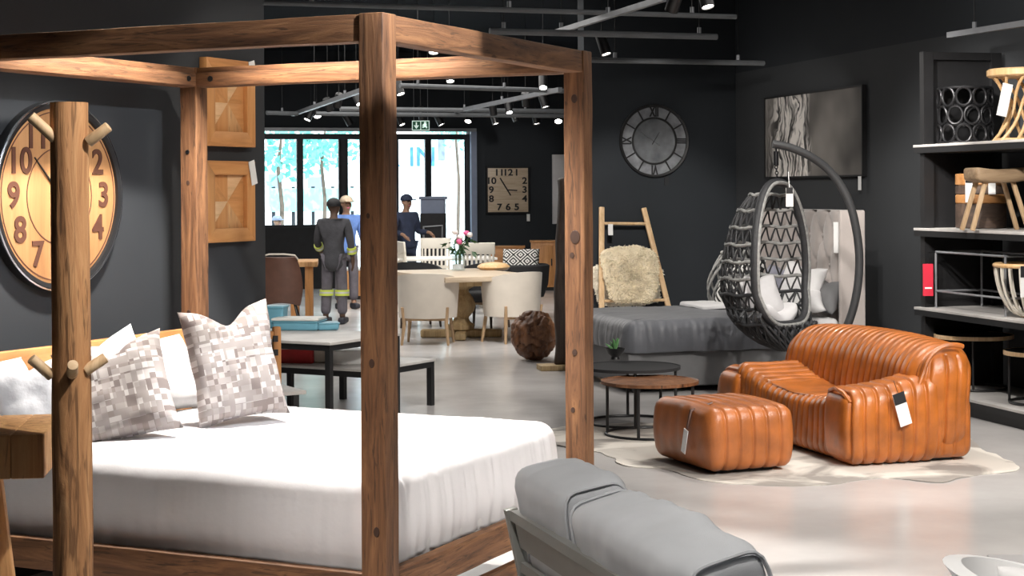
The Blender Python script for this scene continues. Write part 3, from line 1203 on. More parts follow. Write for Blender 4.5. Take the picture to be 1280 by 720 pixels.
# reclaimed table at the left edge
TZ = 4.62
tp = AT(55, 540, TZ)
rt = thing('reclaimed_table', 'chunky reclaimed-wood table with splayed legs at the left edge', 'table', (tp.x, tp.y, 0), radians(8))
th_ = AT(55, 543, TZ).z
tt = AT(55, 598, TZ).z
m = MB()
for k in range(6):
    m.rbox((-.045 - .09 * k, .22, (th_ + tt) / 2), (.0895, .44, th_ - tt), .004, .06)
m.build('tabletop', 'teak', rt)
for sx, sy in ((0, 0), (0, 1), (1, 0), (1, 1)):
    x0_ = -.20 - .26 * sx
    MB().beam((x0_ + (.095 if not sx else -.095), .06 + .32 * sy - (.05 - .1 * sy), 0), (x0_, .06 + .32 * sy, tt), .042, .042).build('leg', 'teak', rt, bevel=.003)

# ------------------------------------------------------------------ things on the left wall
WY = 2.33


def wall_pt(px, py, off=0):
    """point on the left wall under a pixel, in bed coordinates"""
    u, v = ray(px, py)
    # BF + BA x + BB y : X = u z
    y = WY - off
    ax, ay = BF.x + BB.x * y, BF.y + BB.y * y
    x = (u * ay - ax) / (BA.x - u * BA.y)
    z = ay + BA.y * x
    return x, EYE + v * z


cx_, cz_ = wall_pt(77, 245, .05)
xe, _ = wall_pt(155, 245, .05)
CR = xe - cx_
_, ztop = wall_pt(77, 130, .05)
CR = (CR + (ztop - cz_)) / 2
ck = thing('wall_clock', 'large round wooden wall clock with carved numerals in a black rim', 'clock', BED(cx_, WY, cz_), BROT)
RX = Matrix.Rotation(pi / 2, 3, 'X')          # turns a lathe to face -y
MB().lathe([(0, .003), (CR * .93, .003), (CR * .93, .035), (CR * .90, .04), (0, .04)], 64, rot=RX).build('face', 'cface', ck)
MB().lathe([(CR * .90, .002), (CR, .002), (CR, .05), (CR * .975, .056), (CR * .93, .05), (CR * .925, .036), (CR * .9, .036)], 72, rot=RX, ring=True).build('rim', 'black', ck)
MB().lathe([(CR * .99, .046), (CR * 1.004, .046), (CR * 1.004, .054), (CR * .99, .057)], 72, rot=RX, ring=True).build('rim_edge', 'chrome', ck)
for q in (.88, .50):
    MB().lathe([(CR * q, .0395), (CR * (q + .012), .0395), (CR * (q + .012), .042), (CR * q, .042)], 64, rot=RX, ring=True).build('groove', 'cnum', ck)


def clockface(parent, rad, size, y, mat, depth=.004, nums=None, square=None, font_w=1.0):
    for i in range(1, 13):
        a = pi / 2 - i * pi / 6
        x, z = rad * cos(a), rad * sin(a)
        if square:
            x, z = square[i]
        s_ = nums[i - 1] if nums else str(i)
        tf = Matrix.Translation((x, y, z)) @ Matrix.Rotation(pi / 2, 4, 'X') @ Matrix.Diagonal((font_w, 1, 1, 1))
        m_ = MB().text(s_, size, depth, tf, size * .022)
        o_ = m_.build('numeral', mat, parent)


def bold(o_):
    pass


clockface(ck, CR * .705, CR * .37, -.042, 'cnum', .005)
m = MB()
m.beam((.04, -.046, -.04), (-CR * .40, -.046, CR * .40), .012, .004, (0, -1, 0), .004, .004)
m.build('hour_hand', 'black', ck)
m = MB()
m.beam((-.02, -.05, -.05), (CR * .27, -.05, CR * .62), .012, .004, (0, -1, 0), .004, .004)
m.build('minute_hand', 'black', ck)


def panel(pxs, pys, label, tagpx=None):
    xa, za = wall_pt(pxs[0], pys[1], .05)
    xb, zb = wall_pt(pxs[1], pys[0], .05)
    w_, h_ = xb - xa, zb - za
    t = thing('wall_panel', label, 'wall panel', BED((xa + xb) / 2, WY, (za + zb) / 2), BROT, 'parquet wall panels')
    f = w_ * .17
    fh = h_ * .17
    W2, H2 = w_ / 2, h_ / 2
    prs = [[(-W2, H2), (W2, H2), (W2 - f, H2 - fh), (-W2 + f, H2 - fh)], [(-W2, -H2), (-W2 + f, -H2 + fh), (W2 - f, -H2 + fh), (W2, -H2)],
           [(-W2, -H2), (-W2, H2), (-W2 + f, H2 - fh), (-W2 + f, -H2 + fh)], [(W2, -H2), (W2 - f, -H2 + fh), (W2 - f, H2 - fh), (W2, H2)]]
    RXm = Matrix.Rotation(pi / 2, 4, 'X')
    for k, q in enumerate(prs):
        MB().poly(q, .003, .05, RXm).build('frame', 'pinex' if k < 2 else 'pinez', t, bevel=.002)
    a, c = W2 - f, H2 - fh
    tri = [[(0, 0), (a, 0), (a, c)], [(0, 0), (a, c), (0, c)], [(0, 0), (0, c), (-a, c)], [(0, 0), (-a, c), (-a, 0)],
           [(0, 0), (-a, 0), (-a, -c)], [(0, 0), (-a, -c), (0, -c)], [(0, 0), (0, -c), (a, -c)], [(0, 0), (a, -c), (a, 0)]]
    mats = ['pinex', 'teakx', 'pinez', 'piney', 'teakx', 'pinez', 'teak', 'pinex']
    for q, mt in zip(tri, mats):
        MB().poly(q, .003, .025, RXm).build('inlay', mt, t, bevel=.001)
    if tagpx:
        MB().box((W2 - .03, -.056, H2 - .06 if tagpx > 0 else H2 - .02), (.055, .002, .13), R3(0, radians(-14), 0)).build('price_tag', 'tag', t)
    return t


panel((259, 319), (78, 182), 'upper parquet panel of pale wood on the dark wall', 1)
panel((259, 319), (202, 304), 'lower parquet panel of pale wood on the dark wall', 1)

# ------------------------------------------------------------------ coffee tables behind the bed
CZ = 12.0
k0 = AT(412, 428, CZ)


def frame_table(loc, rotz, lx, ly, h, bar, top, label, xo=0, yo=0, group=None):
    """steel frame table; origin at its nearest corner, x to the right, y to the left-back"""
    t = thing('coffee_table', label, 'coffee table', loc, rotz, group)
    MB().rbox((lx / 2, ly / 2, h - top / 2), (lx + .02, ly + .02, top), .004, .2).build('tabletop', 'slatetop', t)
    m_ = MB()
    zz = h - top - bar / 2
    m_.span((0, 0, zz - bar / 2), (lx, bar, zz + bar / 2)).span((0, ly - bar, zz - bar / 2), (lx, ly, zz + bar / 2))
    m_.span((0, bar, zz - bar / 2), (bar, ly - bar, zz + bar / 2)).span((lx - bar, bar, zz - bar / 2), (lx, ly - bar, zz + bar / 2))
    m_.build('top_frame', 'black', t)
    for x in (0, lx - bar):
        for y in (0, ly - bar):
            MB().span((x, y, 0), (x + bar, y + bar, zz - bar / 2)).build('leg', 'black', t)
    return t


KR = radians(60)
big_h = k0.z
frame_table((k0.x, k0.y, 0), KR, .9, 1.05, big_h, .042, .022, 'taller black steel coffee table with blue plastic tubs on it', group='black steel coffee tables')
l0 = ON(460, 462, .37)
KX = Vector((cos(KR), sin(KR), 0))
KY = Vector((-sin(KR), cos(KR), 0))
frame_table((l0.x, l0.y, 0), KR, .92, .90, l0.z, .045, .02,
            'lower black steel coffee table tucked beneath the taller one, red case on it', group='black steel coffee tables')


def tub(px, py, h, lx, ly, hh, rotz, label, lid=False, mat='blueplas', zref=None):
    p = ON(px, py, h)
    t = thing('plastic_tub', label, 'tub', p, rotz, 'blue plastic tubs')
    n = 4

    def tp_(v, nn, s):
        k = 1 + .07 * (v.z / s[2])
        return Vector((v.x * k, v.y * k, v.z))
    MB().rbox((0, 0, hh / 2 + .001), (lx, ly, hh), .02, .05, tp_).build('body', mat, t)
    MB().rbox((0, 0, hh * .93), (lx * 1.07, ly * 1.09, hh * .12), .008, .08).build('rim', mat, t)
    if lid:
        MB().rbox((0, 0, hh + .012), (lx * 1.05, ly * 1.06, .02), .008, .08).build('lid', 'bluelid', t)
    return t


tub(374, 412, big_h, .36, .26, .075, radians(-8), 'flat blue tub with a white lid, foremost on the coffee table', True)
tub(409, 412, big_h, .17, .2, .06, radians(12), 'small blue tub behind the lidded tub on the coffee table')
tub(344, 410, big_h, .17, .17, .18, radians(-6), 'tall blue tub beside the wall end on the coffee table')
rb = MB().rbox((0, 0, .055), (.32, .18, .11), .015, .05).build('red_case', 'redplas')
rb.location = ON(371, 453, l0.z)
rb.rotation_euler = (0, 0, radians(-12))
tag(rb, 'dark red case lying on the lower coffee table', 'case')
rb = MB().rbox((0, 0, .055), (.14, .16, .11), .02, .05).build('storage_box', 'cream')
rb.location = ON(401, 453, l0.z)
rb.rotation_euler = (0, 0, radians(-10))
tag(rb, 'cream rounded box beside the red case', 'box')
rb = MB().rbox((0, 0, .055), (.36, .2, .11), .01, .05).build('storage_box', 'tag')
rb.location = ON(437, 454, l0.z)
rb.rotation_euler = (0, 0, radians(4))
tag(rb, 'long white box on the lower coffee table behind the bed post', 'box')

# bedside table and the slim upright beside it
bs = thing('bedside_table', 'small side table with a pale top at the bed head', 'side table', tuple(AT(383, 492, 10.1).xy) + (0,), radians(30))
bh = AT(383, 488, 10.1).z
MB().rbox((-.17, .2, bh - .012), (.34, .40, .024), .004, .2).build('tabletop', 'slatetop', bs)
for x in (-.31, -.06):
    for y in (.03, .37):
        MB().span((x - .018, y - .018, 0), (x + .018, y + .018, bh - .024)).build('leg', 'black', bs)
up = AT(346, 470, 9.8)
cb = thing('wooden_upright', 'slim wooden upright with black clips showing beside the printed cushion', 'upright', (up.x, up.y, 0), radians(30))
ut = AT(346, 408, 9.8).z
MB().rbox((0, 0, ut / 2), (.05, .035, ut), .012, .05).build('upright', 'pinez', cb)
MB().rbox((-.07, .0, ut - .05), (.10, .03, .05), .01, .05).build('cross_rail', 'pinex', cb)
for z in (ut - .07, ut - .15):
    MB().span((-.03, -.024, z - .018), (.0, -.016, z + .018)).build('clip', 'black', cb)
# ------------------------------------------------------------------ dining area in the middle distance
DT = thing('dining_table', 'weathered oak pedestal dining table with a vase of flowers on it', 'dining table', (-.60, 19.55, 0), radians(24))
DTH = .755
MB().rbox((0, 0, DTH - .03), (1.15, 1.9, .06), .006, .2).build('tabletop', 'turnedx', DT)
MB().span((-.45, -.75, DTH - .12), (.45, .75, DTH - .06)).build('apron', 'turned', DT, bevel=.005)
MB().lathe([(.06, .06), (.15, .10), (.155, .15), (.10, .19), (.085, .23), (.15, .31), (.17, .38), (.14, .46), (.09, .53), (.09, .56), (.145, .59), (.16, .635)], 24).build('pedestal', 'turned', DT)
MB().rbox((0, 0, .05), (.95, .15, .09), .02, .06, rot=R3(0, 0, radians(-24))).build('foot', 'turned', DT)
MB().rbox((0, 0, .045), (.13, .95, .08), .02, .06, rot=R3(0, 0, radians(-24))).build('foot', 'turned', DT)


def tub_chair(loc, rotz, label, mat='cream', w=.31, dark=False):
    """upholstered shell chair; the back is towards -y"""
    t = thing('dining_chair', label, 'chair', loc, rotz, 'upholstered dining chairs')
    vs, fs = [], []
    n, kz = 26, 8
    for side in (0, 1):
        for j in range(kz + 1):
            v = j / kz
            for i in range(n + 1):
                a = -pi / 2 + radians(125) * (2 * i / n - 1)
                top = .80 - .17 * abs(2 * i / n - 1) ** 2.2
                z = .30 + (top - .30) * v
                r = (w + .03 * v) - side * (.035 + .03 * (1 - v))
                b = 1.02 if abs(2 * i / n - 1) < .3 else 1
                vs.append(Vector((r * cos(a) * 1.05, r * sin(a) * .98 * b, z)))
    W_ = n + 1
    S_ = W_ * (kz + 1)
    for j in range(kz):
        for i in range(n):
            q = (j * W_ + i, j * W_ + i + 1, (j + 1) * W_ + i + 1, (j + 1) * W_ + i)
            fs.append(q)
            fs.append(tuple(S_ + k for k in reversed(q)))
    for i in range(n):
        fs.append((kz * W_ + i, kz * W_ + i + 1, S_ + kz * W_ + i + 1, S_ + kz * W_ + i))
        fs.append((i, S_ + i, S_ + i + 1, i + 1))
    for i in (0, n):
        for j in range(kz):
            fs.append((j * W_ + i, (j + 1) * W_ + i, S_ + (j + 1) * W_ + i, S_ + j * W_ + i))
    MB().add(vs, fs).build('backrest', mat, t, sharp=1.0)
    MB().rbox((0, .02, .40), (.46, .46, .12), .05, .05).build('seat', mat, t)
    for sx in (-1, 1):
        for sy in (-1, 1):
            MB().tube([(sx * .26, sy * .22, 0), (sx * .235, sy * .19, .24), (sx * .255 if sy < 0 else sx * .22, sy * .19 - (.03 if sy < 0 else 0), .42 if sy < 0 else .34)],
                      [.014, .022, .016], 8).build('leg', 'chairleg' if not dark else 'drift', t)
    MB().span((-.235, -.20, .27), (.235, -.17, .30)).build('rail', 'chairleg', t)
    return t


p = AT(535, 420, 18.75)
tub_chair((p.x, p.y, 0), radians(-6), 'cream tub dining chair seen from behind at the left end of the oak table')
p = AT(640, 420, 18.95)
tub_chair((p.x, p.y, 0), radians(38), 'cream tub dining chair at the right side of the oak table, near the root stool')
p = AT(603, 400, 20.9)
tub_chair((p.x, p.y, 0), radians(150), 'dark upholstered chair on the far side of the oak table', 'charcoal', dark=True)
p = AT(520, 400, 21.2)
tub_chair((p.x, p.y, 0), radians(200), 'dark upholstered chair behind the left cream chair', 'charcoal', dark=True)

vp = ON(573, 338, DTH)
vs_ = thing('flower_vase', 'clear glass vase of pink and white flowers on the oak table', 'vase', vp)
MB().lathe([(0, .0), (.075, 0), (.085, .02), (.08, .16), (.085, .235), (.078, .235), (.073, .16), (.077, .02), (0, .015)], 20).build('glass', 'glass', vs_)
MB().lathe([(0, .017), (.07, .02), (.07, .075), (0, .075)], 16).build('pebbles', 'petalw', vs_)
rnd = random.Random(4)
m, mp_, mw_, md_ = MB(), MB(), MB(), MB()
for k in range(13):
    a, rr = rnd.uniform(0, 2 * pi), rnd.uniform(.02, .2)
    tip = Vector((rr * cos(a), rr * sin(a), .27 + rnd.uniform(.02, .20)))
    m.tube([(.03 * cos(a), .03 * sin(a), .05), (.04 * cos(a), .04 * sin(a), .22), tip], .004, 5)
    tgt = mp_ if k % 3 == 0 else mw_
    if k % 2 == 0:
        tgt.ball(tip, (.04, .04, .032), 8, 5, lambda q: q * (1 + .25 * mn.noise(q * 40)))
for k in range(34):
    a, rr = rnd.uniform(0, 2 * pi), rnd.uniform(.05, .22)
    c = Vector((rr * cos(a), rr * sin(a), .22 + rnd.uniform(-.04, .15)))
    q = R3(rnd.uniform(-1, 1), rnd.uniform(-1, 1), a)
    md_.add([c + q @ Vector(v) for v in ((-.05, 0, 0), (0, -.022, .008), (.06, 0, -.01), (0, .022, .008))], [(0, 1, 2, 3)])
m.build('stems', 'leafdk', vs_)
mp_.build('pink_blooms', 'petal', vs_)
mw_.build('white_blooms', 'petalw', vs_)
md_.build('leaves', 'leafdk', vs_)

sp = ON(617, 337, DTH)
st = thing('woven_tray', 'round honey-coloured woven tray on the right end of the oak table', 'tray', sp)
MB().lathe([(0, .0), (.16, 0), (.2, .03), (.19, .05), (.15, .075), (.06, .09), (0, .092)], 24).build('body', 'rattan', st)

# white painted dining set behind
WT = thing('white_dining_table', 'white painted dining table behind the oak table', 'dining table', (-1.03, 24.3, 0), radians(10))
MB().rbox((0, 0, .735), (1.5, .9, .035), .006, .2).build('tabletop', 'tabletop', WT)
for x in (-.65, .65):
    for y in (-.36, .36):
        MB().span((x - .04, y - .04, 0), (x + .04, y + .04, .717)).build('leg', 'creamp', WT)


def slat_chair():
    t = thing('slat_back_chair', '', 'chair', (0, 0, 0), 0, 'cream slat-back chairs')
    MB().rbox((0, 0, .45), (.44, .44, .035), .008, .15).build('seat', 'creamp', t)
    for sx in (-1, 1):
        MB().beam((sx * .20, .19, 0), (sx * .20, .19, .435), .035, .035).build('leg', 'creamp', t)
        MB().tube([(sx * .20, -.20, 0), (sx * .20, -.19, .45), (sx * .205, -.24, .98)], [.018, .02, .017], 6).build('leg', 'creamp', t)
    MB().rbox((0, -.235, .915), (.46, .028, .16), .006, .1, rot=R3(radians(6), 0, 0)).build('top_rail', 'creamp', t)
    MB().span((-.2, -.215, .53), (.2, -.19, .58)).build('back_rail', 'creamp', t)
    for k in range(6):
        x = -.155 + .062 * k
        MB().beam((x, -.20, .57), (x, -.228, .85), .03, .012, (0, 1, 0)).build('slat', 'creamp', t)
    return t


sc0 = slat_chair()
p = AT(600, 320, 23.3)
sc0.location = (p.x, p.y, 0)
sc0.rotation_euler = (0, 0, radians(-4))
sc0['label'] = 'cream slat-back chair just right of the flower vase'
p = AT(543, 320, 25.3)
dup(sc0, (p.x, p.y, 0), radians(178), 'cream slat-back chair facing us across the white table, below the grey cabinet')
p = AT(508, 320, 23.3)
dup(sc0, (p.x, p.y, 0), radians(-72), 'cream slat-back chair turned sideways beside the post, outer of the pair')
p = AT(521, 320, 23.9)
dup(sc0, (p.x, p.y, 0), radians(-72), 'cream slat-back chair turned sideways, nearer the white table')

# patterned seat, far cabinets
p = AT(650, 340, 22.6)
t = thing('round_chair', 'black tub chair holding a black and white patterned cushion', 'chair', (p.x, p.y, 0))
MB().lathe([(.12, .25), (.32, .28), (.38, .45), (.40, .70), (.37, .72), (.34, .5), (.1, .43)], 28).build('shell', 'charcoal', t)
for k in range(4):
    a = pi / 4 + k * pi / 2
    MB().tube([(.26 * cos(a), .26 * sin(a), 0), (.2 * cos(a), .2 * sin(a), .29)], .016, 8).build('leg', 'black', t)
o = MB().pillow(.50, .50, .17, 0, .02, 18, 3, .004, .45).build('patterned_cushion', 'zigzag', sharp=2)
lean(o, (p.x, p.y - .02, .46), radians(-6), radians(-24))
tag(o, 'round black and white diamond-patterned cushion on the black tub chair', 'cushion')


def far_cabinet(pxa, pxb, z, pyt, pyb, label, mat='pinez', dep=.45, top=None):
    a, c = AT(pxa, pyt, z), AT(pxb, pyt, z)
    zb = AT(pxa, pyb, z).z
    zb = max(zb, 0)
    t_ = thing('cabinet', label, 'cabinet', (a.x, a.y, 0))
    w_ = c.x - a.x
    MB().span((0, 0, .06), (w_, dep, a.z - .03)).build('carcass', mat, t_, bevel=.004)
    MB().span((-.02, -.02, a.z - .03), (w_ + .02, dep + .02, a.z)).build('top', top or mat, t_, bevel=.004)
    MB().span((.04, .04, 0), (w_ - .04, dep - .04, .06)).build('plinth', 'black', t_)
    for k in range(2):
        d_ = MB().span((.03 + k * w_ / 2, -.015, .11), (w_ / 2 - .03 + k * w_ / 2, 0, a.z - .08)).build('door', mat, t_, bevel=.004)
        MB().span((w_ / 2 - .06 + k * .10, -.03, a.z * .5), (w_ / 2 - .04 + k * .10, -.015, a.z * .5 + .12)).build('handle', 'black', d_)
    return t_


far_cabinet(664, 722, 28.6, 301, 356, 'tall pine cabinet against the far dark wall')
far_cabinet(613, 655, 28.6, 308, 350, 'low pine sideboard left of the tall pine cabinet', 'pinex')
far_cabinet(424, 470, 26.5, 336, 368, 'pine counter with a white top near the glass door', 'pinez', .6, 'tabletop')

# square wooden clock on the far wall
xq0, xq1 = far_x(608), far_x(660)
pz = AT(634, 237.5, 30.4).z
SQ = (xq1 - xq0) / 2
sq = thing('square_clock', 'square wooden wall clock with bold black numerals on the far wall', 'clock', EF((xq0 + xq1) / 2, 29.5, pz), E15)
MB().span((-SQ, -.05, -SQ * 1.05), (SQ, -.003, SQ * 1.05)).build('face', 'turnedx', sq, bevel=.004)
m = MB()
for sx in (-1, 1):
    m.span((sx * SQ - .012, -.06, -SQ * 1.05 - .01), (sx * SQ + .012, -.004, SQ * 1.05 + .01))
    m.span((-SQ + .012, -.06, sx * SQ * 1.05 - .012), (SQ - .012, -.004, sx * SQ * 1.05 + .012))
m.build('frame', 'black', sq)
g = SQ * .80
pos = {12: (0, g), 1: (g * .52, g), 2: (g, g * .52), 3: (g, 0), 4: (g, -g * .52), 5: (g * .52, -g), 6: (0, -g), 7: (-g * .52, -g),
       8: (-g, -g * .52), 9: (-g, 0), 10: (-g, g * .52), 11: (-g * .52, g)}
nums = [str(i) for i in range(1, 13)]
for dx_ in (-.006, .006):
    pass
clockface(sq, 0, .165, -.056, 'ink', .012, nums, pos, 1.15)
m = MB()
m.beam((.05, -.06, -.10), (-.15, -.06, .22), .022, .006, (0, -1, 0))
m.build('minute_hand', 'ink', sq)
MB().beam((0, -.066, 0), (.17, -.066, -.01), .022, .006, (0, -1, 0)).build('hour_hand', 'ink', sq)
MB().span((SQ - .04, -.05, -SQ * 1.05 - .16), (SQ + .02, -.045, -SQ * 1.05 - .03)).build('price_tag', 'tag', sq)

M['art2'] = mat_art('pale portrait canvas', (-.5, .7))
x0_, x1_ = far_x(690), far_x(728)
zt_, zb_ = AT(692, 193, 30.6).z, AT(692, 280, 30.6).z
cv = thing('canvas_print', 'tall pale canvas on the far wall partly hidden by the bed post', 'canvas', EF(x0_, 29.5, zb_), E15)
MB().span((0, -.06, 0), (x1_ - x0_, -.003, zt_ - zb_)).build('canvas', 'offwhite', cv, bevel=.004)
m = MB()
for k in range(7):
    a0 = .20 + .03 * k
    m.tube([(a0 + .03 * sin(k), -.062, .25 + .04 * k), (a0 - .04, -.062, .55 + .03 * k), (a0 + .02, -.062, .85), (a0 + .1, -.062, 1.05 - .03 * k)], .006, 5)
m.build('brush_strokes', 'ink', cv)

# grey kiosk cabinet by the door
p = AT(541, 300, 28.0)
ks = thing('printer_cabinet', 'grey and black machine cabinet standing before the glass door', 'machine', (p.x, p.y, 0))
zt_ = AT(541, 246, 28).z
zm_ = AT(541, 267, 28).z
MB().rbox((0, .2, (zt_ + zm_) / 2 - .02), (.40, .4, zt_ - zm_ - .04), .01, .1).build('upper_body', 'kiosk', ks)
MB().rbox((0, .2, zt_ - .02), (.46, .46, .05), .01, .1).build('lid', 'kiosk', ks)
MB().rbox((0, .2, zm_ / 2), (.42, .42, zm_), .01, .1).build('lower_body', 'charcoal', ks)
MB().tube([(-.15, -.03, zm_ - .52), (-.15, -.03, zm_ - .22), (.16, -.03, zm_ - .20), (.16, -.03, zm_ - .52)], .018, 8).build('handle', 'track', ks)

# wooden table and brown shell chair at the wall end
p = AT(389, 402, 22.3)
wt = thing('wooden_table', 'dark-topped wooden table with pine legs behind the worker', 'table', (p.x, p.y, 0), radians(6))
zz = AT(389, 327, 22.3).z
MB().rbox((-.66, .45, zz - .035), (1.5, .95, .07), .008, .2).build('tabletop', 'teak', wt)
for x in (-.03, -.22):
    for y in (.06, .8):
        MB().span((x - .05, y - .05, 0), (x + .05, y + .05, zz - .07)).build('leg', 'pinez', wt, bevel=.005)
MB().span((-1.25, .12, zz - .2), (-.28, .15, zz - .07)).build('apron', 'teak', wt)
p = AT(352, 398, 21.3)
bc = thing('shell_chair', 'brown leather shell chair with thin black legs by the wall end', 'chair', (p.x, p.y, 0), radians(5))


def shell(v, nn, s):
    u = v.x / (s[0] / 2)
    t_ = (v.z + s[2] / 2) / s[2]
    k = .80 + .26 * sin(pi * min(1, t_ * .9 + .15))
    return Vector((v.x * k, v.y + .10 * u * u - .02, v.z - .05 * u * u * (1 - t_)))


MB().rbox((0, -.2, .60), (.52, .04, .58), .019, .04, shell).build('backrest', 'brownlea', bc)
MB().rbox((0, .06, .42), (.46, .46, .06), .028, .05).build('seat', 'brownlea', bc)
MB().tube([(-.22, -.14, .90), (-.14, -.22, .925), (.05, -.24, .925), (.18, -.22, .91), (.215, -.16, .86)], .011, 8).build('trim', 'cream', bc)
for sx in (-1, 1):
    for sy in (-1, 1):
        MB().tube([(sx * .24, .02 + sy * .22, 0), (sx * .14, .04 + sy * .12, .40)], .012, 8).build('leg', 'black', bc)

# root-wood ball stool, driftwood piece
p = ON(668, 450)
rb = thing('root_stool', 'carved teak root ball stool on the floor near the bed post', 'stool', p)


def rooty(q):
    d = q.normalized()
    k = 1 + .10 * mn.noise(d * 2.3) + .06 * mn.noise(d * 5)
    c = abs(mn.noise(d * 1.9 + Vector((5, 1, 2))))
    k -= .22 * max(0, .10 - c) / .10
    c2 = abs(mn.noise(d * 3.0 + Vector((1, 8, 2))))
    k -= .10 * max(0, .07 - c2) / .07
    r = q * k
    r.z = max(-.245, min(.245, r.z))
    return r


MB().ball((0, 0, .25), (.235, .235, .255), 72, 48, rooty).build('body', 'rootball', rb, sharp=2)
p = ON(700, 463)
dw = thing('driftwood_sculpture', 'tall dark driftwood plank on a small wooden block behind the bed post', 'sculpture', p, radians(10))
MB().rbox((-.02, .08, .025), (.34, .24, .05), .006, .08).build('base', 'turned', dw)


def drift(v, nn, s):
    t_ = v.z / s[2] + .5
    w_ = 1 + .45 * t_ + .25 * mn.noise(Vector((t_ * 5, v.x * 3, 1)))
    return Vector((v.x * w_ + .09 * t_ + .05 * mn.noise(Vector((t_ * 4, 0, 3))), v.y * w_ + .02 * mn.noise(v * 8), v.z + .08 * mn.noise(Vector((v.x * 9, 2, 1))) * t_))


MB().rbox((.03, .08, .95), (.16, .10, 1.8), .03, .04, drift).build('plank', 'drift', dw)

# ------------------------------------------------------------------ people


def person(loc, rotz, label, top, low, band=None, cap=None, skin_m='skin', hgt=1.7, arm=(.1, .1), bend=(0, 0), lean_x=0, sit=False, longjacket=0, facehint=True):
    k = hgt / 1.72
    t_ = thing('person', label, 'person', loc, rotz)
    V = lambda x, y, z: Vector((x * k, y * k, z * k))     # faces -y
    J, Eg = {}, []

    def put(n, p_, r, par=None):
        J[n] = (p_, r * k)
        if par:
            Eg.append((par, n))
    hz = .93 if not sit else .48
    d = 0 if not sit else -.45
    put('pelvis', V(0, 0, hz), .12)
    put('waist', V(0, 0, hz + .16), .115, 'pelvis')
    put('chest', V(0, .01, hz + .38), .13, 'waist')
    put('neck0', V(0, .015, hz + .52), .06, 'chest')
    put('neck', V(0, .0, hz + .57), .05, 'neck0')
    put('jaw', V(0, -.03, hz + .635), .062, 'neck')
    put('skull', V(0, -.008, hz + .715), .088, 'jaw')
    put('crown', V(0, 0, hz + .765), .06, 'skull')
    put('nose', V(0, -.115, hz + .68), .012, 'skull')
    for s_, nm in ((-1, 'r'), (1, 'l')):
        put('ear' + nm, V(s_ * .088, .005, hz + .69), .014, 'skull')
        put('sho' + nm, V(s_ * .19, .01, hz + .47), .062, 'chest')
        sw = arm[0 if s_ < 0 else 1]
        bd = bend[0 if s_ < 0 else 1]
        e = V(s_ * .25, .03 - sw * .5, hz + .20)
        put('elb' + nm, e, .043, 'sho' + nm)
        w_ = e + V(s_ * .01, -.05 - bd * .6, -.24 + bd * .5)
        put('wri' + nm, w_, .028, 'elb' + nm)
        pm = w_ + V(0, -.01 - bd * .1, -.07 + bd * .08)
        put('palm' + nm, pm, .03, 'wri' + nm)
        dirn = (pm - w_).normalized()
        for f_ in range(4):
            o1 = pm + V(0, -.027 + .018 * f_, 0) + dirn * .035 * k
            put('f%d%s' % (f_, nm), o1, .0095, 'palm' + nm)
            ln = (.036, .044, .041, .032)[f_] * k
            put('g%d%s' % (f_, nm), o1 + dirn * ln + V(-s_ * .01, 0, 0), .008, 'f%d%s' % (f_, nm))
            put('h%d%s' % (f_, nm), o1 + dirn * ln * 1.6 + V(-s_ * .025, 0, 0), .007, 'g%d%s' % (f_, nm))
        put('th' + nm, pm + V(-s_ * .01, -.045, .0), .01, 'palm' + nm)
        put('ti' + nm, pm + V(-s_ * .015, -.055, 0) + dirn * .04 * k, .008, 'th' + nm)
        put('hip' + nm, V(s_ * .095, 0, hz - .06), .095, 'pelvis')
        if sit:
            put('kne' + nm, V(s_ * .12, -.43, hz + .0), .06, 'hip' + nm)
            put('ank' + nm, V(s_ * .12, -.42, .09), .042, 'kne' + nm)
        else:
            put('kne' + nm, V(s_ * .11, -.015, .50), .06, 'hip' + nm)
            put('ank' + nm, V(s_ * .12, .015, .09), .042, 'kne' + nm)
        put('toe' + nm, J['ank' + nm][0] + V(0, -.13, -.05), .035, 'ank' + nm)
    skin('body', J, Eg, skin_m, t_)
    # clothes: looser skins over the same skeleton
    Jj = {n: (J[n][0], J[n][1] * (1.17 if n in ('pelvis', 'waist', 'chest') else 1.28)) for n in ('chest', 'waist', 'pelvis', 'shor', 'shol', 'elbr', 'elbl')}
    Jj['neck0'] = (J['neck0'][0] - V(0, 0, .0), .078 * k)
    for nm in 'rl':
        a, b_ = J['elb' + nm][0], J['wri' + nm][0]
        Jj['cuf' + nm] = (a.lerp(b_, .86), .045 * k)
    Jj['hem'] = (V(0, 0, hz - .10 - longjacket), .19 * k)
    Jj['pelvis'] = (J['pelvis'][0], .175 * k)
    skin('jacket', Jj, [('chest', 'waist'), ('waist', 'pelvis'), ('pelvis', 'hem'), ('chest', 'neck0'), ('chest', 'shor'), ('chest', 'shol'),
                        ('shor', 'elbr'), ('elbr', 'cufr'), ('shol', 'elbl'), ('elbl', 'cufl')], top, t_)
    Jt = {'pelvis': (J['pelvis'][0] - V(0, 0, .03), .128 * k)}
    Et = []
    for nm in 'rl':
        Jt['hip' + nm] = (J['hip' + nm][0], .092 * k)
        Jt['kne' + nm] = (J['kne' + nm][0], .080 * k)
        Jt['ank' + nm] = (J['ank' + nm][0] + V(0, 0, .03), .075 * k)
        Et += [('pelvis', 'hip' + nm), ('hip' + nm, 'kne' + nm), ('kne' + nm, 'ank' + nm)]
    skin('trousers', Jt, Et, low, t_)
    for s_, nm in ((-1, 'r'), (1, 'l')):
        a = J['ank' + nm][0]

        def shoe(v, nn, s):
            f_ = (.5 - v.y / s[1])
            return Vector((v.x * (1 - .15 * f_), v.y, v.z * (1 - .35 * max(0, f_ - .35))))
        MB().rbox((a.x, a.y - .06 * k, .05 * k), (.10 * k, .28 * k, .10 * k), .035 * k, .03, shoe).build('boot', 'boot', t_)
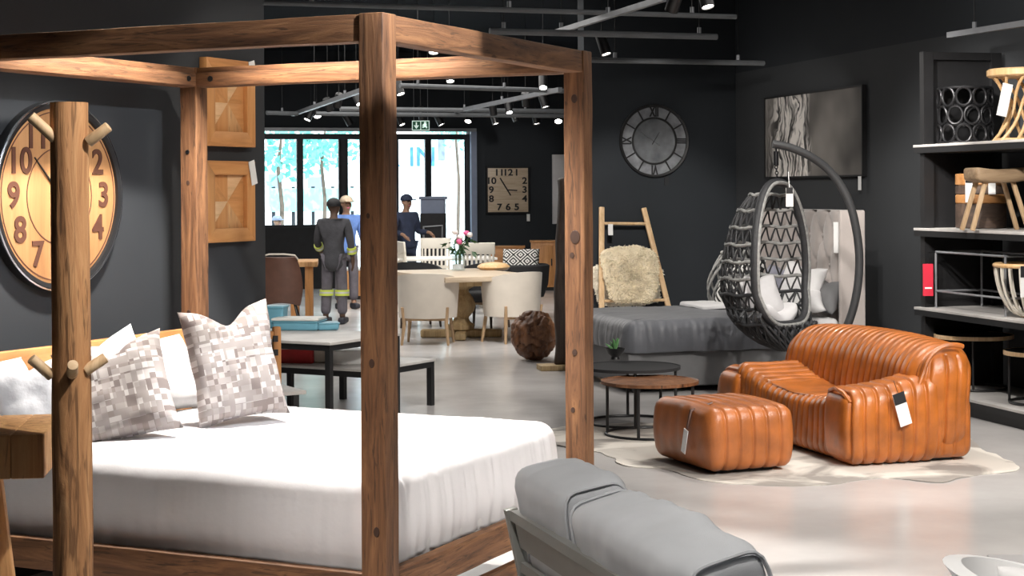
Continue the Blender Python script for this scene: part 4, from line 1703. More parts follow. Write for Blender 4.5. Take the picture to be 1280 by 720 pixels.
    if band:
        for nm in 'rl':
            a, b_ = J['kne' + nm][0], J['ank' + nm][0]
            for q, mt in ((.10, 'hiviz'), (.16, 'silver'), (.22, 'hiviz')):
                c = a.lerp(b_, q)
                MB().lathe([(.098 * k, -.014), (.10 * k, 0), (.098 * k, .014)], 20, c).build('reflective_band', mt, t_)
            a, b_ = J['elb' + nm][0], Jj['cuf' + nm][0]
            ax, ay, az = frame_of(b_ - a)
            rot = Matrix((ax, ay, az)).transposed()
            for q, mt in ((.42, 'hiviz'), (.56, 'silver'), (.70, 'hiviz')):
                MB().lathe([(.064 * k, -.014), (.066 * k, 0), (.064 * k, .014)], 16, a.lerp(b_, q), rot).build('reflective_band', mt, t_)
    hc = J['skull'][0]
    if cap:
        m_ = MB()
        m_.ball(hc + V(0, 0, .02), (.103 * k, .112 * k, .095 * k), 16, 10, lambda q: Vector((q.x, q.y, max(q.z, -.015))))
        m_.rbox(hc + V(0, -.13, .022), (.15 * k, .10 * k, .016), .007, .03)
        m_.build('cap', cap, t_)
    else:
        MB().ball(hc + V(0, .012, .018), (.098 * k, .105 * k, .092 * k), 16, 10, lambda q: Vector((q.x, q.y, max(q.z, -.03 if q.y > 0 else .02)))).build('hair', 'ink', t_)
    # eyes and mouth
    m_ = MB()
    for s_ in (-1, 1):
        m_.ball(hc + V(s_ * .033, -.083, -.012), (.012 * k, .006 * k, .007 * k), 8, 6)
    m_.build('eyes', 'ink', t_)
    MB().ball(J['jaw'][0] + V(0, -.062, .0), (.022 * k, .006 * k, .006 * k), 8, 5).build('mouth', 'petal', t_)
    return t_


p = ON(418, 405)
person(p, radians(170), 'worker in dark grey overalls with yellow reflective bands, seen from behind', 'overall', 'overall2', band=True, hgt=1.60, arm=(.0, .12), bend=(.02, .25), longjacket=.12)
p = AT(433, 300, 24.4)
person((p.x, p.y, 0), radians(25), 'man in a blue work jacket and cap standing by the glass door', 'bluework', 'overall2', cap='turnedx', skin_m='skin2', hgt=1.62, arm=(.1, .1), bend=(.1, .1))
p = AT(508, 300, 26.4)
person((p.x, p.y, 0), radians(40), 'person in a navy uniform and cap beside the grey machine cabinet', 'navy', 'navy', cap='navy', skin_m='skin2', hgt=1.63, arm=(.04, .04), bend=(.4, .45))
p = AT(346, 290, 34.0)
person((p.x, p.y, -.02), radians(60), 'seated person in a cap outside the left window', 'offwhite', 'overall2', cap='kiosk', skin_m='skin2', hgt=1.66, arm=(.2, .2), bend=(.3, .3), sit=True)
bn = thing('street_bench', 'low bench under the seated person outside the window', 'bench', (p.x, p.y + .03, -.02), radians(60))
MB().span((-.5, -.2, .33), (.5, .22, .36)).build('seat', 'turned', bn)
for x in (-.42, .42):
    MB().span((x - .03, -.16, 0), (x + .03, .18, .33)).build('leg', 'frame', bn)
# ------------------------------------------------------------------ roman clock, ladder, grey bed along the back walls
BKY = 17.4


def back_pt(px, py, off=0):
    u, v = ray(px, py)
    y = BKY - off
    z = y / (cos(E15) - u * sin(E15))
    return u * z * cos(E15) + z * sin(E15), EYE + v * z


xc, zc = back_pt(819, 176, .05)
xr, _ = back_pt(862, 176, .05)
_, zt = back_pt(819, 130, .05)
RR = (xr - xc + zt - zc) / 2
rc = thing('mirror_clock', 'round mirrored wall clock with black roman numerals on the back wall', 'clock', EF(xc, BKY, zc), E15)
MB().lathe([(0, .004), (RR * .62, .004), (RR * .62, .018), (0, .018)], 56, rot=RX).build('mirror', 'mirror', rc)
MB().lathe([(RR * .62, .004), (RR * .93, .004), (RR * .93, .018), (RR * .62, .018)], 56, rot=RX, ring=True).build('dial', 'dial', rc)
MB().lathe([(RR * .92, .003), (RR, .003), (RR, .03), (RR * .985, .04), (RR * .93, .035), (RR * .92, .02)], 64, rot=RX, ring=True).build('rim', 'black', rc)
MB().lathe([(RR * .60, .016), (RR * .65, .016), (RR * .65, .032), (RR * .60, .032)], 56, rot=RX, ring=True).build('inner_ring', 'black', rc)
rom = ['I', 'II', 'III', 'IIII', 'V', 'VI', 'VII', 'VIII', 'IX', 'X', 'XI', 'XII']
for i in range(12):
    a = pi / 2 - (i + 1) * pi / 6
    ca, sa = cos(a), sin(a)
    if (i + 1) % 3 == 0:
        tf = Matrix.Translation((RR * .78 * ca, -.022, RR * .78 * sa)) @ Matrix.Rotation(pi / 2 - a, 4, 'Y') @ Matrix.Rotation(pi / 2, 4, 'X') @ Matrix.Diagonal((.8, 1.35, 1, 1))
        MB().text(rom[i], RR * .27, .012, tf, RR * .008).build('numeral', 'ink', rc)
    else:
        MB().beam((RR * .64 * ca, -.024, RR * .64 * sa), (RR * .93 * ca, -.024, RR * .93 * sa), .014, .012, (0, -1, 0)).build('spoke', 'black', rc)
MB().beam((.06, -.03, -.05), (-RR * .40, -.03, RR * .24), .008, .004, (0, -1, 0), .003, .003).build('minute_hand', 'chrome', rc)
MB().beam((-.03, -.034, -.04), (RR * .14, -.034, RR * .24), .010, .004, (0, -1, 0), .004, .003).build('hour_hand', 'black', rc)
MB().span((RR * .28, -.03, -RR - .085), (RR * .40, -.024, -RR + .012)).build('price_tag', 'ink', rc)

# ladder leaning on the back wall
xa, za = back_pt(753.5, 259, .10)
xb, zb = back_pt(806, 260, .10)
xd, zd = back_pt(833, 375, .30)
xe_, ze = back_pt(752, 375, .30)
ld = thing('display_ladder', 'pale wooden display ladder leaning on the back wall behind the grey bed', 'ladder', EF(xa, BKY, 0), E15)


def ladder_pt(side, t_):
    top = Vector((0, -.06, za)) if side == 0 else Vector((xb - xa, -.06, zb))
    mid = Vector((xe_ - xa, -.30, ze)) if side == 0 else Vector((xd - xa, -.30, zd))
    bot = top + (mid - top) * (za / (za - ze))
    bot.z = 0
    return bot.lerp(top, t_)


for s in (0, 1):
    MB().beam(ladder_pt(s, 0), ladder_pt(s, 1), .055, .04, (0, 1, 0)).build('side_rail', 'ladder', ld, bevel=.006)
for t_ in (.14, .34, .62, .885):
    MB().tube([ladder_pt(0, t_), ladder_pt(1, t_)], .017, 10).build('rung', 'ladder', ld)
tq = ladder_pt(0, .84)
MB().box(tq + Vector((.085, -.05, -.0)), (.055, .003, .12)).build('price_tag', 'tag', ld)


def fleece(name, c, w_, h_, mat, label, seed, off):
    """a hanging sheepskin: thick lobed outline with woolly lumps"""
    n, k = 120, 34
    vs, fs = [], []
    for side in (0, 1):
        for j in range(k + 1):
            rr_ = j / k
            for i in range(n):
                a = 2 * pi * i / n
                sq_ = (abs(cos(a)) ** 4 + abs(sin(a)) ** 4) ** -.25
                lob = sq_ * (1 + .09 * mn.noise(Vector((cos(a) * 2, sin(a) * 2, seed))))
                x = w_ / 2 * rr_ * lob * cos(a) * (1.0 + .12 * sin(a))
                z = h_ / 2 * rr_ * lob * sin(a)
                th = .06 * (1 - rr_ ** 4) + .006
                q = mn.noise(Vector((x * 11, z * 11, seed))) * .030 + abs(mn.noise(Vector((x * 26, z * 26, seed + 2)))) * .02 + mn.noise(Vector((x * 60, z * 60, seed + 2))) * .012
                y = -th - q * (1 if rr_ < 1 else .2) if side == 0 else .0
                edge = mn.noise(Vector((x * 40, z * 40, 7))) * .014 * rr_
                vs.append(Vector((x + edge, y - off * (z / h_), z + edge)))
    S_ = n * (k + 1)
    for j in range(k):
        for i in range(n):
            q = (j * n + i, j * n + (i + 1) % n, (j + 1) * n + (i + 1) % n, (j + 1) * n + i)
            fs.append(q)
            fs.append(tuple(S_ + e for e in reversed(q)))
    for i in range(n):
        fs.append((k * n + i, k * n + (i + 1) % n, S_ + k * n + (i + 1) % n, S_ + k * n + i))
    rnd_ = random.Random(seed)
    nb = n * (k + 1)
    for q in range(7000):
        b_ = vs[rnd_.randrange(nb)]
        d_ = Vector((rnd_.uniform(-1, 1) + b_.x * 2, rnd_.uniform(-1.3, -.1), rnd_.uniform(-1.2, .6))).normalized() * rnd_.uniform(.010, .026)
        w2 = Vector((rnd_.uniform(-1, 1), rnd_.uniform(-.3, .3), rnd_.uniform(-1, 1))).normalized() * .008
        b2 = b_ + Vector((rnd_.uniform(-.006, .006), 0, rnd_.uniform(-.006, .006)))
        i_ = len(vs)
        vs += [b2 - w2, b2 + w2, b2 + d_]
        fs.append((i_, i_ + 1, i_ + 2))
    o_ = MB().add(vs, fs).build(name, mat, loc=c, rotz=E15, sharp=3)
    tag(o_, label, 'sheepskin', 'sheepskins on the ladder')
    return o_


xf_, zf = back_pt(789, 343, .32)
mid = ladder_pt(0, .5)
fleece('sheepskin', EF(xf_, BKY - .30, zf), .62, .60, 'fleece', 'thick cream sheepskin draped over the front of the ladder', 3, -.18)
xf_, zf = back_pt(789, 352, .2)
fleece('sheepskin', EF(xf_ - .02, BKY - .11, zf - .04), .80, .46, 'fleece2', 'white sheepskin showing at both sides behind the cream one', 9, -.1)

# grey bed with tufted headboard
GA = Vector((.934, 13.98, 0)) + E1 * .03
gb = thing('upholstered_bed', 'grey bed base with a high beige button-tufted wing headboard', 'bed', GA, E15)
GLN, GW = 2.01, 1.62
MB().rbox((GLN / 2, GW / 2, .20), (GLN, GW, .30), .02, .2).build('base', 'bedbase', gb)
for x in (.1, GLN - .1):
    for y in (.1, GW - .1):
        MB().span((x - .03, y - .03, 0), (x + .03, y + .03, .05)).build('foot', 'black', gb)
HBH = 1.50


def tufted(v, nn, s):
    if nn.x < -.5:
        sy, sz = .27, .26
        best = 9
        j0 = round((v.z) / sz)
        for j in range(j0 - 1, j0 + 2):
            off = .5 * (j % 2)
            i0 = round(v.y / sy - off)
            for i in range(i0 - 1, i0 + 2):
                dy, dz = v.y - (i + off) * sy, v.z - j * sz
                best = min(best, sqrt(dy * dy + dz * dz))
        # diagonal folds
        a = (v.y / sy + v.z / (2 * sz) * 1.0)
        b_ = (v.y / sy - v.z / (2 * sz) * 1.0)
        f_ = min(abs(a - round(a)), abs(b_ - round(b_)))
        v = v + Vector((.06 * math.exp(-(best / .045) ** 2) + .03 * math.exp(-(f_ / .10) ** 2), 0, 0))
    return v


hb = MB().rbox((GLN + .06, GW / 2, HBH / 2 + .02), (.14, GW + .02, HBH), .03, .028, tufted).build('headboard', 'tuft', gb, sharp=2)
for y in (-.035, GW + .035):
    MB().rbox((GLN + .02, y, HBH / 2 + .02), (.24, .05, HBH), .02, .1).build('wing', 'tuft', gb)
for j in range(-2, 3):
    for i in range(-3, 4):
        y, z = (i + .5 * (j % 2)) * .27, j * .26
        if abs(y) < GW / 2 - .06:
            MB().ball((GLN + .025, GW / 2 + y, HBH / 2 + .02 + z), (.008, .018, .018), 8, 6).build('button', 'tuft', hb)
MB().box((GLN - .03, .12, HBH - .22), (.003, .085, .27), R3(0, 0, radians(55))).build('price_tag', 'tag', gb)
MB().rbox((GLN / 2 - .02, GW / 2, .47), (GLN - .08, GW - .06, .235), .06, .15).build('mattress', 'white', gb)


def gfold(p_, nn, g, f2):
    return g * 1.2, f2 * .6


gs = draped(-.03, GLN - .30, -.05, GW + .03, .10, .615, .345, .10, .03, 8.1, 420, .018, .01, .01, fold_fn=gfold).build('bedspread', 'bedspread', loc=GA, rotz=E15, sharp=2)
tag(gs, 'dark grey satin bedspread hanging over the side of the tufted bed', 'bedspread')
wthr = draped(GLN - 1.0, GLN - .42, GW - .75, GW - .1, .08, .66, .628, .02, .01, 2.2, 120, .004, 0, .01).build('folded_sheet', 'white', loc=GA, rotz=E15)
tag(wthr, 'white folded sheet lying on the far side of the grey bedspread', 'sheet')


def gbed(x, y, z=0):
    return GA + E1 * x + E2 * y + Vector((0, 0, z))


cushion('cushion', .50, .44, .15, gbed(GLN - .34, .42, .63), E15 - radians(72), radians(-20), 'white', 'white satin cushion against the beige tufted headboard', 'cushion', 31, .05, 'cushions at the tufted headboard', radians(8))
cushion('cushion', .46, .42, .14, gbed(GLN - .42, .66, .63), E15 - radians(75), radians(-22), 'greypil', 'slate cushion half hidden behind the hanging chair rim', 'cushion', 33, .04, 'cushions at the tufted headboard')
cushion('cushion', .40, .30, .13, gbed(GLN - .16, .19, .62), E15 - radians(90), radians(-18), 'bedbase', 'dark grey cushion in the corner of the headboard wing', 'cushion', 35, .02, 'cushions at the tufted headboard')
o = cushion('cushion', .50, .48, .14, gbed(GLN - .62, 1.05, .63), E15 - radians(62), radians(-20), 'zigzag2', 'black and white lattice cushion seen through the hanging chair', 'cushion', 37, .03, 'cushions at the tufted headboard')

# woven lantern-like basket behind the hanging chair
p = AT(932, 400, 16.6)
p.z = 0
wl = thing('woven_basket_chair', 'white and charcoal looped rattan chair behind the hanging chair', 'chair', p, E15)
m = MB()
for k in range(9):
    a = pi * k / 8
    for q in range(2):
        m.tube([(.30 * cos(a + j * .13 * (1 if q else -1)) * (.75 + .5 * sin(pi * j / 10)), .30 * sin(a + j * .13 * (1 if q else -1)) * (.75 + .5 * sin(pi * j / 10)), .36 + .72 * j / 10) for j in range(11)], .011, 6)
m.build('weave', 'wickerlt', wl)
MB().tube([(.23 * cos(2 * pi * i / 24), .23 * sin(2 * pi * i / 24), 1.08) for i in range(24)], .018, 8, True).build('rim', 'wickerlt', wl)
MB().lathe([(0, .33), (.25, .33), (.27, .36), (.25, .39), (0, .40)], 24).build('seat', 'wicker', wl)
for k in range(4):
    a = k * pi / 2 + .4
    MB().tube([(.25 * cos(a), .25 * sin(a), 0), (.2 * cos(a), .2 * sin(a), .35)], .018, 8).build('leg', 'wicker', wl)

# canvas on the right wall
WRX = 7.25


def right_pt(px, py, off=0):
    u, v = ray(px, py)
    x = WRX - off
    # x' = u z cos + z sin
    z = x / (u * cos(E15) + sin(E15))
    return -u * z * sin(E15) + z * cos(E15), EYE + v * z


ya, zta = right_pt(956.5, 124, .04)
yb, ztb = right_pt(1077.5, 108, .04)
_, zba = right_pt(956.5, 221, .04)
_, zbb = right_pt(1077.5, 218.5, .04)
AZT, AZB = (zta + ztb) / 2, (zba + zbb) / 2
AL = ya - yb
M['art1'] = mat_art('dark canvas with pale strands', (-AL / 2, AL / 2))
ar = thing('wall_canvas', 'wide dark canvas with flowing pale brush strokes on the right wall', 'canvas', EF(WRX, (ya + yb) / 2, (AZT + AZB) / 2), E15)
MB().span((-.04, -AL / 2, -(AZT - AZB) / 2), (-.003, AL / 2, (AZT - AZB) / 2)).build('canvas', 'art1', ar)
m = MB()
hz_ = (AZT - AZB) / 2
for s in (-1, 1):
    m.span((-.05, -AL / 2 - .015, s * (hz_ + .008) - .008), (-.003, AL / 2 + .015, s * (hz_ + .008) + .008))
    m.span((-.05, s * (AL / 2 + .008) - .008, -hz_), (-.003, s * (AL / 2 + .008) + .008, hz_))
m.build('frame', 'black', ar)
MB().box((-.06, -AL / 2 + .02, -hz_ - .08), (.003, .06, .13)).build('price_tag', 'tag', ar)

# ------------------------------------------------------------------ hanging egg chair
EGZ = 12.9
ec = AT(972, 300, EGZ)
egg = thing('hanging_chair', 'charcoal wicker egg chair hanging from a curved pole stand', 'hanging chair', (ec.x, ec.y, 0), 0)
PSI = radians(49)
ER = Matrix.Rotation(PSI, 3, 'Z')
ZB, ZT_ = .47, 1.755
ZR = .665
WM, DM = .40, .50


def rim_pt(t_, k=1.0):
    """teardrop opening in the local xz plane, t from 0 (top) round to 2 pi"""
    c, s_ = cos(t_), sin(t_)
    z = ZR + (ZT_ - ZR) * (1 + c) / 2
    f_ = (z - ZB) / (ZT_ - ZB)
    hw = WM * (abs(s_) ** (.80 if c > 0 else .55)) * (1.06 - .26 * f_)
    y = -.03 * sin(f_ * pi) - .14 * max(0, .35 - f_) / .35
    return Vector((hw * (1 if s_ >= 0 else -1) * k, y, z))


def half_w(z):
    f_ = min(1, max(0, (z - ZB) / (ZT_ - ZB)))
    c = min(1, max(-1, 2 * (z - ZR) / (ZT_ - ZR) - 1))
    s_ = sqrt(max(0, 1 - c * c))
    return WM * s_ ** (.80 if c > 0 else .55) * (1.06 - .26 * f_), -.03 * sin(f_ * pi) - .14 * max(0, .35 - f_) / .35


def depth(z):
    c = (z - (ZB + .42)) / (.86 if z > ZB + .42 else .43)
    return DM * sqrt(max(0, 1 - min(1, c * c)))


def shell_pt(z, th):
    hw, y0_ = half_w(z)
    d_ = depth(z)
    if z < ZR + .10:
        hw = max(hw, WM * .97 * sqrt(max(0, 1 - ((ZB + .42 - z) / .43) ** 2)))
    return Vector((hw * cos(th), y0_ + d_ * sin(th) * (1 if sin(th) > 0 else .34), z))


N = 64
rim = [ER @ rim_pt(2 * pi * i / N) for i in range(N)]
MB().tube(rim, .034, 10, True).build('rim', 'wicker', egg)
MB().tube([q + ER @ Vector((0, -.026, 0)) for q in rim], .016, 8, True).build('rim_edge', 'wickerlt', egg)
levels = [.50, .58, .68, .79, .90, 1.02, 1.15, 1.28, 1.41, 1.54, 1.66]
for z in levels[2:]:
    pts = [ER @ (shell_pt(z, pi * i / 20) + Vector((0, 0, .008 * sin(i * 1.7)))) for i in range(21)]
    MB().tube(pts, .0135, 8).build('hoop', 'wickerlt' if z > .95 else 'wicker', egg)  # upper hoops paler: glints on the wicker put into the colour
m = MB()
for a, c in zip(levels[:-1], levels[1:]):
    n = 15
    pts = []
    for i in range(n * 2 + 1):
        z = a if i % 2 == 0 else c
        pts.append(ER @ shell_pt(z, pi * (i + .5) / (2 * n + 1)))
    for i in range(len(pts) - 1):
        m.tube([pts[i], (pts[i] + pts[i + 1]) / 2 + (ER @ Vector((0, .004, 0))), pts[i + 1]], .0075, 5)
m.build('weave', 'wicker', egg)
m = MB()
for k in range(16):
    for d_ in (-1, 1):
        pts = []
        for j in range(9):
            z = .475 + .42 * j / 8
            pts.append(ER @ (shell_pt(z, min(pi, max(0, pi * (k + .5) / 16 + d_ * .09 * j))) * 1.0 + Vector((0, .006, 0))))
        m.tube(pts, .010, 5)
for k in range(11):
    for d_ in (-1, 1):
        pts = []
        for j in range(6):
            z = .475 + (ZR + .01 - .475) * j / 5
            pts.append(ER @ shell_pt(z, pi + min(pi, max(0, pi * (k + .5) / 11 + d_ * .10 * j))))
        m.tube(pts, .010, 5)
m.build('base_weave', 'wicker', egg)
top = rim_pt(0)


def epx(px, py, dz=0):
    return AT(px, py, EGZ + dz) - Vector((ec.x, ec.y, 0))


ptop = epx(970, 181)
tip = ER @ top
m = MB()
m.tube([ptop + Vector((0, 0, .01)), ptop + Vector((0, 0, -.05))], .008, 8)
m.tube([ptop + Vector((0, 0, -.05)), ptop + Vector((0, 0, -.16))], .020, 10)
zc_ = ptop.z - .16
nl = 5
for k in range(nl):
    za_, zb_2 = zc_ + (tip.z + .02 - zc_) * k / nl, zc_ + (tip.z + .02 - zc_) * (k + 1.15) / nl
    ctr = ptop.lerp(tip, (k + .6) / nl)
    ctr.z = (za_ + zb_2) / 2
    hl = abs(za_ - zb_2) / 2
    ring = []
    for i in range(12):
        a = 2 * pi * i / 12
        q = Vector((.011 * cos(a), 0, hl * sin(a))) if k % 2 == 0 else Vector((0, .011 * cos(a), hl * sin(a)))
        ring.append(ctr + q)
    m.tube(ring, .0045, 6, True)
m.build('chain', 'iron', egg)
pole = [(966, 180), (978, 182), (992, 186), (1012, 195), (1033, 210), (1049, 229), (1062, 254), (1070, 285), (1074, 318), (1073, 350), (1068, 380), (1060, 405), (1048, 435), (1034, 465), (1020, 490)]
pp = [epx(a, c) for a, c in pole]
pp.append(Vector((pp[-1].x - .08, pp[-1].y, .03)))
sm = []
for i in range(len(pp) - 1):
    p0, p1, p2, p3 = pp[max(0, i - 1)], pp[i], pp[i + 1], pp[min(len(pp) - 1, i + 2)]
    for k in range(4):
        t_ = k / 4
        sm.append(.5 * ((2 * p1) + (p2 - p0) * t_ + (2 * p0 - 5 * p1 + 4 * p2 - p3) * t_ ** 2 + (3 * p1 - p0 - 3 * p2 + p3) * t_ ** 3))
sm.append(pp[-1])
MB().tube(sm, .032, 14).build('pole', 'polemetal', egg)
MB().tube([(.46 * cos(2 * pi * i / 40) - .08, .46 * sin(2 * pi * i / 40), .026) for i in range(40)], .026, 10, True).build('base_ring', 'polemetal', egg)
MB().tube([(-.52, 0, .026), (.36, 0, .026)], .024, 10).build('base_bar', 'polemetal', egg)
tg = epx(987, 255, -.42)
m = MB().box(tg + Vector((0, 0, .05)), (.055, .003, .14))
m.tube([tg + Vector((0, 0, .11)), tg + Vector((.0, .05, .24))], .003, 5)
tg_ = m.build('price_tag', 'tag', egg)
MB().box(tg + Vector((0, -.003, .10)), (.05, .002, .045)).build('tag_header', 'ink', tg_)


def seatpad(v, nn, s):
    return v + nn * (.02 * mn.noise(v * 6)) + Vector((0, 0, .10 * (v.x / s[0] * 2) ** 2 + .10 * max(0, v.y / s[1] * 2) ** 2))


o = MB().rbox((0, 0, 0), (.44, .30, .12), .055, .035, seatpad).build('seat_cushion', 'offwhite', sharp=2)
o.location = Vector((ec.x, ec.y, 0)) + ER @ Vector((0, .08, .70))
o.rotation_euler = (0, 0, PSI)
tag(o, 'pale grey seat pad inside the hanging egg chair', 'seat pad')
o = cushion('cushion', .42, .34, .13, Vector((ec.x, ec.y, 0)) + ER @ Vector((-.06, .06, .73)), PSI - radians(10), radians(-24), 'offwhite', 'pale grey cushion leaning inside the hanging egg chair', 'cushion', 41, .03)
o = cushion('throw_cushion', .52, .34, .13, gbed(GLN - .48, .03, .66), E15 - radians(20), radians(-66), 'white', 'white cushion lying at the near edge of the tufted bed behind the egg chair rim', 'cushion', 43, .03)
# ------------------------------------------------------------------ tan leather loveseat and ottoman on a cowhide


def groove(s_, w_, dep):
    c = abs(s_ / w_ - round(s_ / w_)) * 2       # 0 in the seam, 1 mid channel
    return -dep * max(0, 1 - c / .34) ** 1.3 + dep * .30 * min(1, c * 1.1) ** .6


LP = ON(1060, 587)
LR = radians(17)
LW, LD = 1.92, .88
lv = thing('loveseat', 'tan channel-stitched leather loveseat with a price tag on its arm', 'loveseat', LP, LR)


def arm_fn(flip):
    def fn(v, nn, s):
        t_ = (v.z + s[2] / 2) / s[2]
        u_ = (v.x + s[0] / 2) / s[0]
        k = groove(v.x + .3, .083, .016)
        o_ = v + nn * k
        o_.z += t_ * ((.11 if flip < 0 else .03) * u_ ** 2)
        o_.y += flip * .035 * sin(pi * t_) * (1 if nn.y * flip > .2 else .3)
        o_.x -= .03 * sin(pi * t_) * (1 - u_)
        return o_
    return fn


MB().rbox((.34, .17, .245), (.66, .33, .46), .085, (.008, .03, .03), arm_fn(-1)).build('arm', 'leather', lv, sharp=2.5)
MB().rbox((.34, LW - .19, .235), (.66, .38, .44), .095, (.008, .03, .03), arm_fn(1)).build('arm', 'leather', lv, sharp=2.5)


def back_fn(v, nn, s):
    t_ = (v.z + s[2] / 2) / s[2]
    u_ = v.y / (s[1] / 2)
    if abs(nn.y) > .75:
        k = groove(v.x + .03, .083, .014)
    else:
        k = groove(v.y, .078, .014)
    o_ = v + nn * k
    o_.x += .07 * max(0, t_ - .5) - .05 * sin(pi * t_) * (1 if nn.x < -.3 else 0)
    o_.x += .05 * (1 - u_ * u_)
    o_.z += .035 * t_ * (1 - u_ * u_)
    o_.y += (.03 * sin(pi * t_)) * (1 if u_ > .9 else -1 if u_ < -.9 else 0)
    return o_


MB().rbox((.70, LW / 2, .375), (.40, LW - .03, .69), .17, (.012, .008, .03), back_fn).build('backrest', 'leather', lv, sharp=2.5)


def seat_fn(v, nn, s):
    t_ = (v.z + s[2] / 2) / s[2]
    u_ = v.y / (s[1] / 2)
    k = groove(v.y, .078, .013) if nn.x < .5 and (nn.z < .9 or abs(u_) > .35) else 0
    o_ = v + nn * k
    o_.z += t_ * (.12 * max(0, u_) ** 1.5 + .03 * max(0, -u_) ** 3) - .02 * t_ * (1 - u_ * u_)
    o_.z += t_ * .012 * mn.noise(Vector((v.x * 5, v.y * 5, 0)))
    o_.x += .03 * (1 - u_ * u_) * t_ * (1 if nn.x < -.3 else 0)
    return o_


MB().rbox((.31, LW / 2 + .02, .205), (.58, LW - .50, .36), .07, (.03, .008, .03), seat_fn).build('seat', 'leather', lv, sharp=2.5)
MB().rbox((.70, LW / 2, .215), (.385, LW - .05, .38), .07, (.012, .008, .03), lambda v, nn, s: v + nn * groove(v.x + .03 if abs(nn.y) > .75 else v.y, .083 if abs(nn.y) > .75 else .078, .012)).build('back_base', 'leather', lv, sharp=2.5)
MB().span((.10, .10, 0), (.78, LW - .12, .035)).build('plinth', 'black', lv)
# folded leather edge where the back meets the near arm
arc = []
for i in range(17):
    a = pi * .98 - pi * .60 * i / 16
    arc.append((.70 + .205 * cos(a) + .045, .035, .53 + .20 * sin(a)))
arc = [(.50, .02, .46), (.505, .02, .50)] + arc[1:]
MB().tube(arc, .016, 8).build('piping', 'leather', lv)
MB().tube([(.03, .02, .40), (.015, .08, .455), (.015, .18, .475), (.03, .28, .45), (.05, .34, .38)], .014, 8).build('piping', 'leather', lv)
tgr = thing('price_label', 'white and black price tag hanging on the loveseat arm', 'price tag', LP + Matrix.Rotation(LR, 3, 'Z') @ Vector((.335, -.065, .36)), LR)
MB().box((0, 0, 0), (.082, .003, .205), R3(0, radians(-16), 0)).build('card', 'tag', tgr)
MB().box((-.019, -.0025, .066), (.08, .002, .07), R3(0, radians(-16), 0)).build('header', 'ink', tgr)
MB().tube([(-.03, 0, .10), (-.035, .04, .17)], .002, 5).build('string', 'ink', tgr)

OP = ON(889, 597)
OR_ = radians(22)
ot = thing('ottoman', 'low tan leather ottoman with stitched channels beside the loveseat', 'ottoman', OP, OR_)
OX, OY, OZ = .56, .74, .385


def ott_fn(v, nn, s):
    t_ = (v.z + s[2] / 2) / s[2]
    u_ = v.y / (s[1] / 2)
    k = groove(v.x, .094, .013) if abs(nn.x) < .8 else .012 * mn.noise(Vector((v.y * 10, v.z * 2, 1))) + .003
    o_ = v + nn * k
    bul = .022 * sin(pi * min(1, max(0, t_)))
    o_.x += bul * nn.x
    o_.y += bul * nn.y
    o_.z += t_ * .018 * (1 - u_ * u_)
    return o_


MB().rbox((OX / 2, OY / 2, OZ / 2 + .018), (OX, OY, OZ - .02), .055, (.008, .03, .03), ott_fn).build('body', 'leather2', ot, sharp=2.5)
MB().span((.09, .09, 0), (OX - .09, OY - .09, .03)).build('plinth', 'black', ot)
sp_ = [(-.03, .20, .17), (-.052, .205, .26), (-.02, .21, .37), (.12, .20, .412)]
MB().tube(sp_[1:], [.008, .011, .008], 8).build('strap', 'brownlea', ot)
MB().box((-.062, .215, .19), (.004, .052, .15), R3(radians(16), 0, 0)).build('price_tag', 'tag', ot)

# cowhide
RC = Vector((2.05, 10.6, 0))
out = [(-1.95, .95), (-1.75, .55), (-1.55, .35), (-1.42, .02), (-1.36, -.28), (-1.12, -.42), (-.95, -.78), (-.62, -.98), (-.28, -.98), (.02, -.78), (.22, -.80), (.42, -.92), (.62, -.72),
       (.95, -.55), (1.05, -.25), (1.0, .3), (1.05, .9), (.8, 1.4), (.2, 1.5), (-.3, 1.7), (-.7, 1.5), (-1.2, 1.62), (-1.7, 1.45)]
n = len(out)
pts = []
for i in range(n):
    p0, p1, p2, p3 = [Vector((*out[(i + k) % n], 0)) for k in (-1, 0, 1, 2)]
    for k in range(6):
        t_ = k / 6
        q = .5 * ((2 * p1) + (p2 - p0) * t_ + (2 * p0 - 5 * p1 + 4 * p2 - p3) * t_ ** 2 + (3 * p1 - p0 - 3 * p2 + p3) * t_ ** 3)
        q += Vector((mn.noise(q * 6), mn.noise(q * 6 + Vector((9, 0, 0))), 0)) * .03
        pts.append(q)
vs, fs = [], []
nn_ = len(pts)
rk = [0.0, .25, .5, .7, .82, .9, .95, .98, 1.0]
ctr = Vector((-.35, .35, 0))
for j, k in enumerate(rk):
    for q in pts:
        p_ = ctr.lerp(q, k)
        lift = .012 * max(0, mn.noise(Vector((q.x * 3, q.y * 3, 1)))) * max(0, (k - .9) * 10)
        vs.append(Vector((p_.x, p_.y, .006 + lift - (.002 if k == 1 else 0))))
for j in range(len(rk) - 1):
    for i in range(nn_):
        fs.append((j * nn_ + i, j * nn_ + (i + 1) % nn_, (j + 1) * nn_ + (i + 1) % nn_, (j + 1) * nn_ + i))
o2 = len(vs)
for i in range(nn_):
    q = vs[(len(rk) - 1) * nn_ + i]
    vs.append(Vector((q.x, q.y, q.z - .005)))
b0 = (len(rk) - 1) * nn_
for i in range(nn_):
    fs.append((b0 + i, b0 + (i + 1) % nn_, o2 + (i + 1) % nn_, o2 + i))
rg = MB().add(vs, fs).build('cowhide_rug', 'hide', loc=RC)
tag(rg, 'grey and cream cowhide rug beneath the ottoman and loveseat', 'rug')

# nesting round tables with a plant


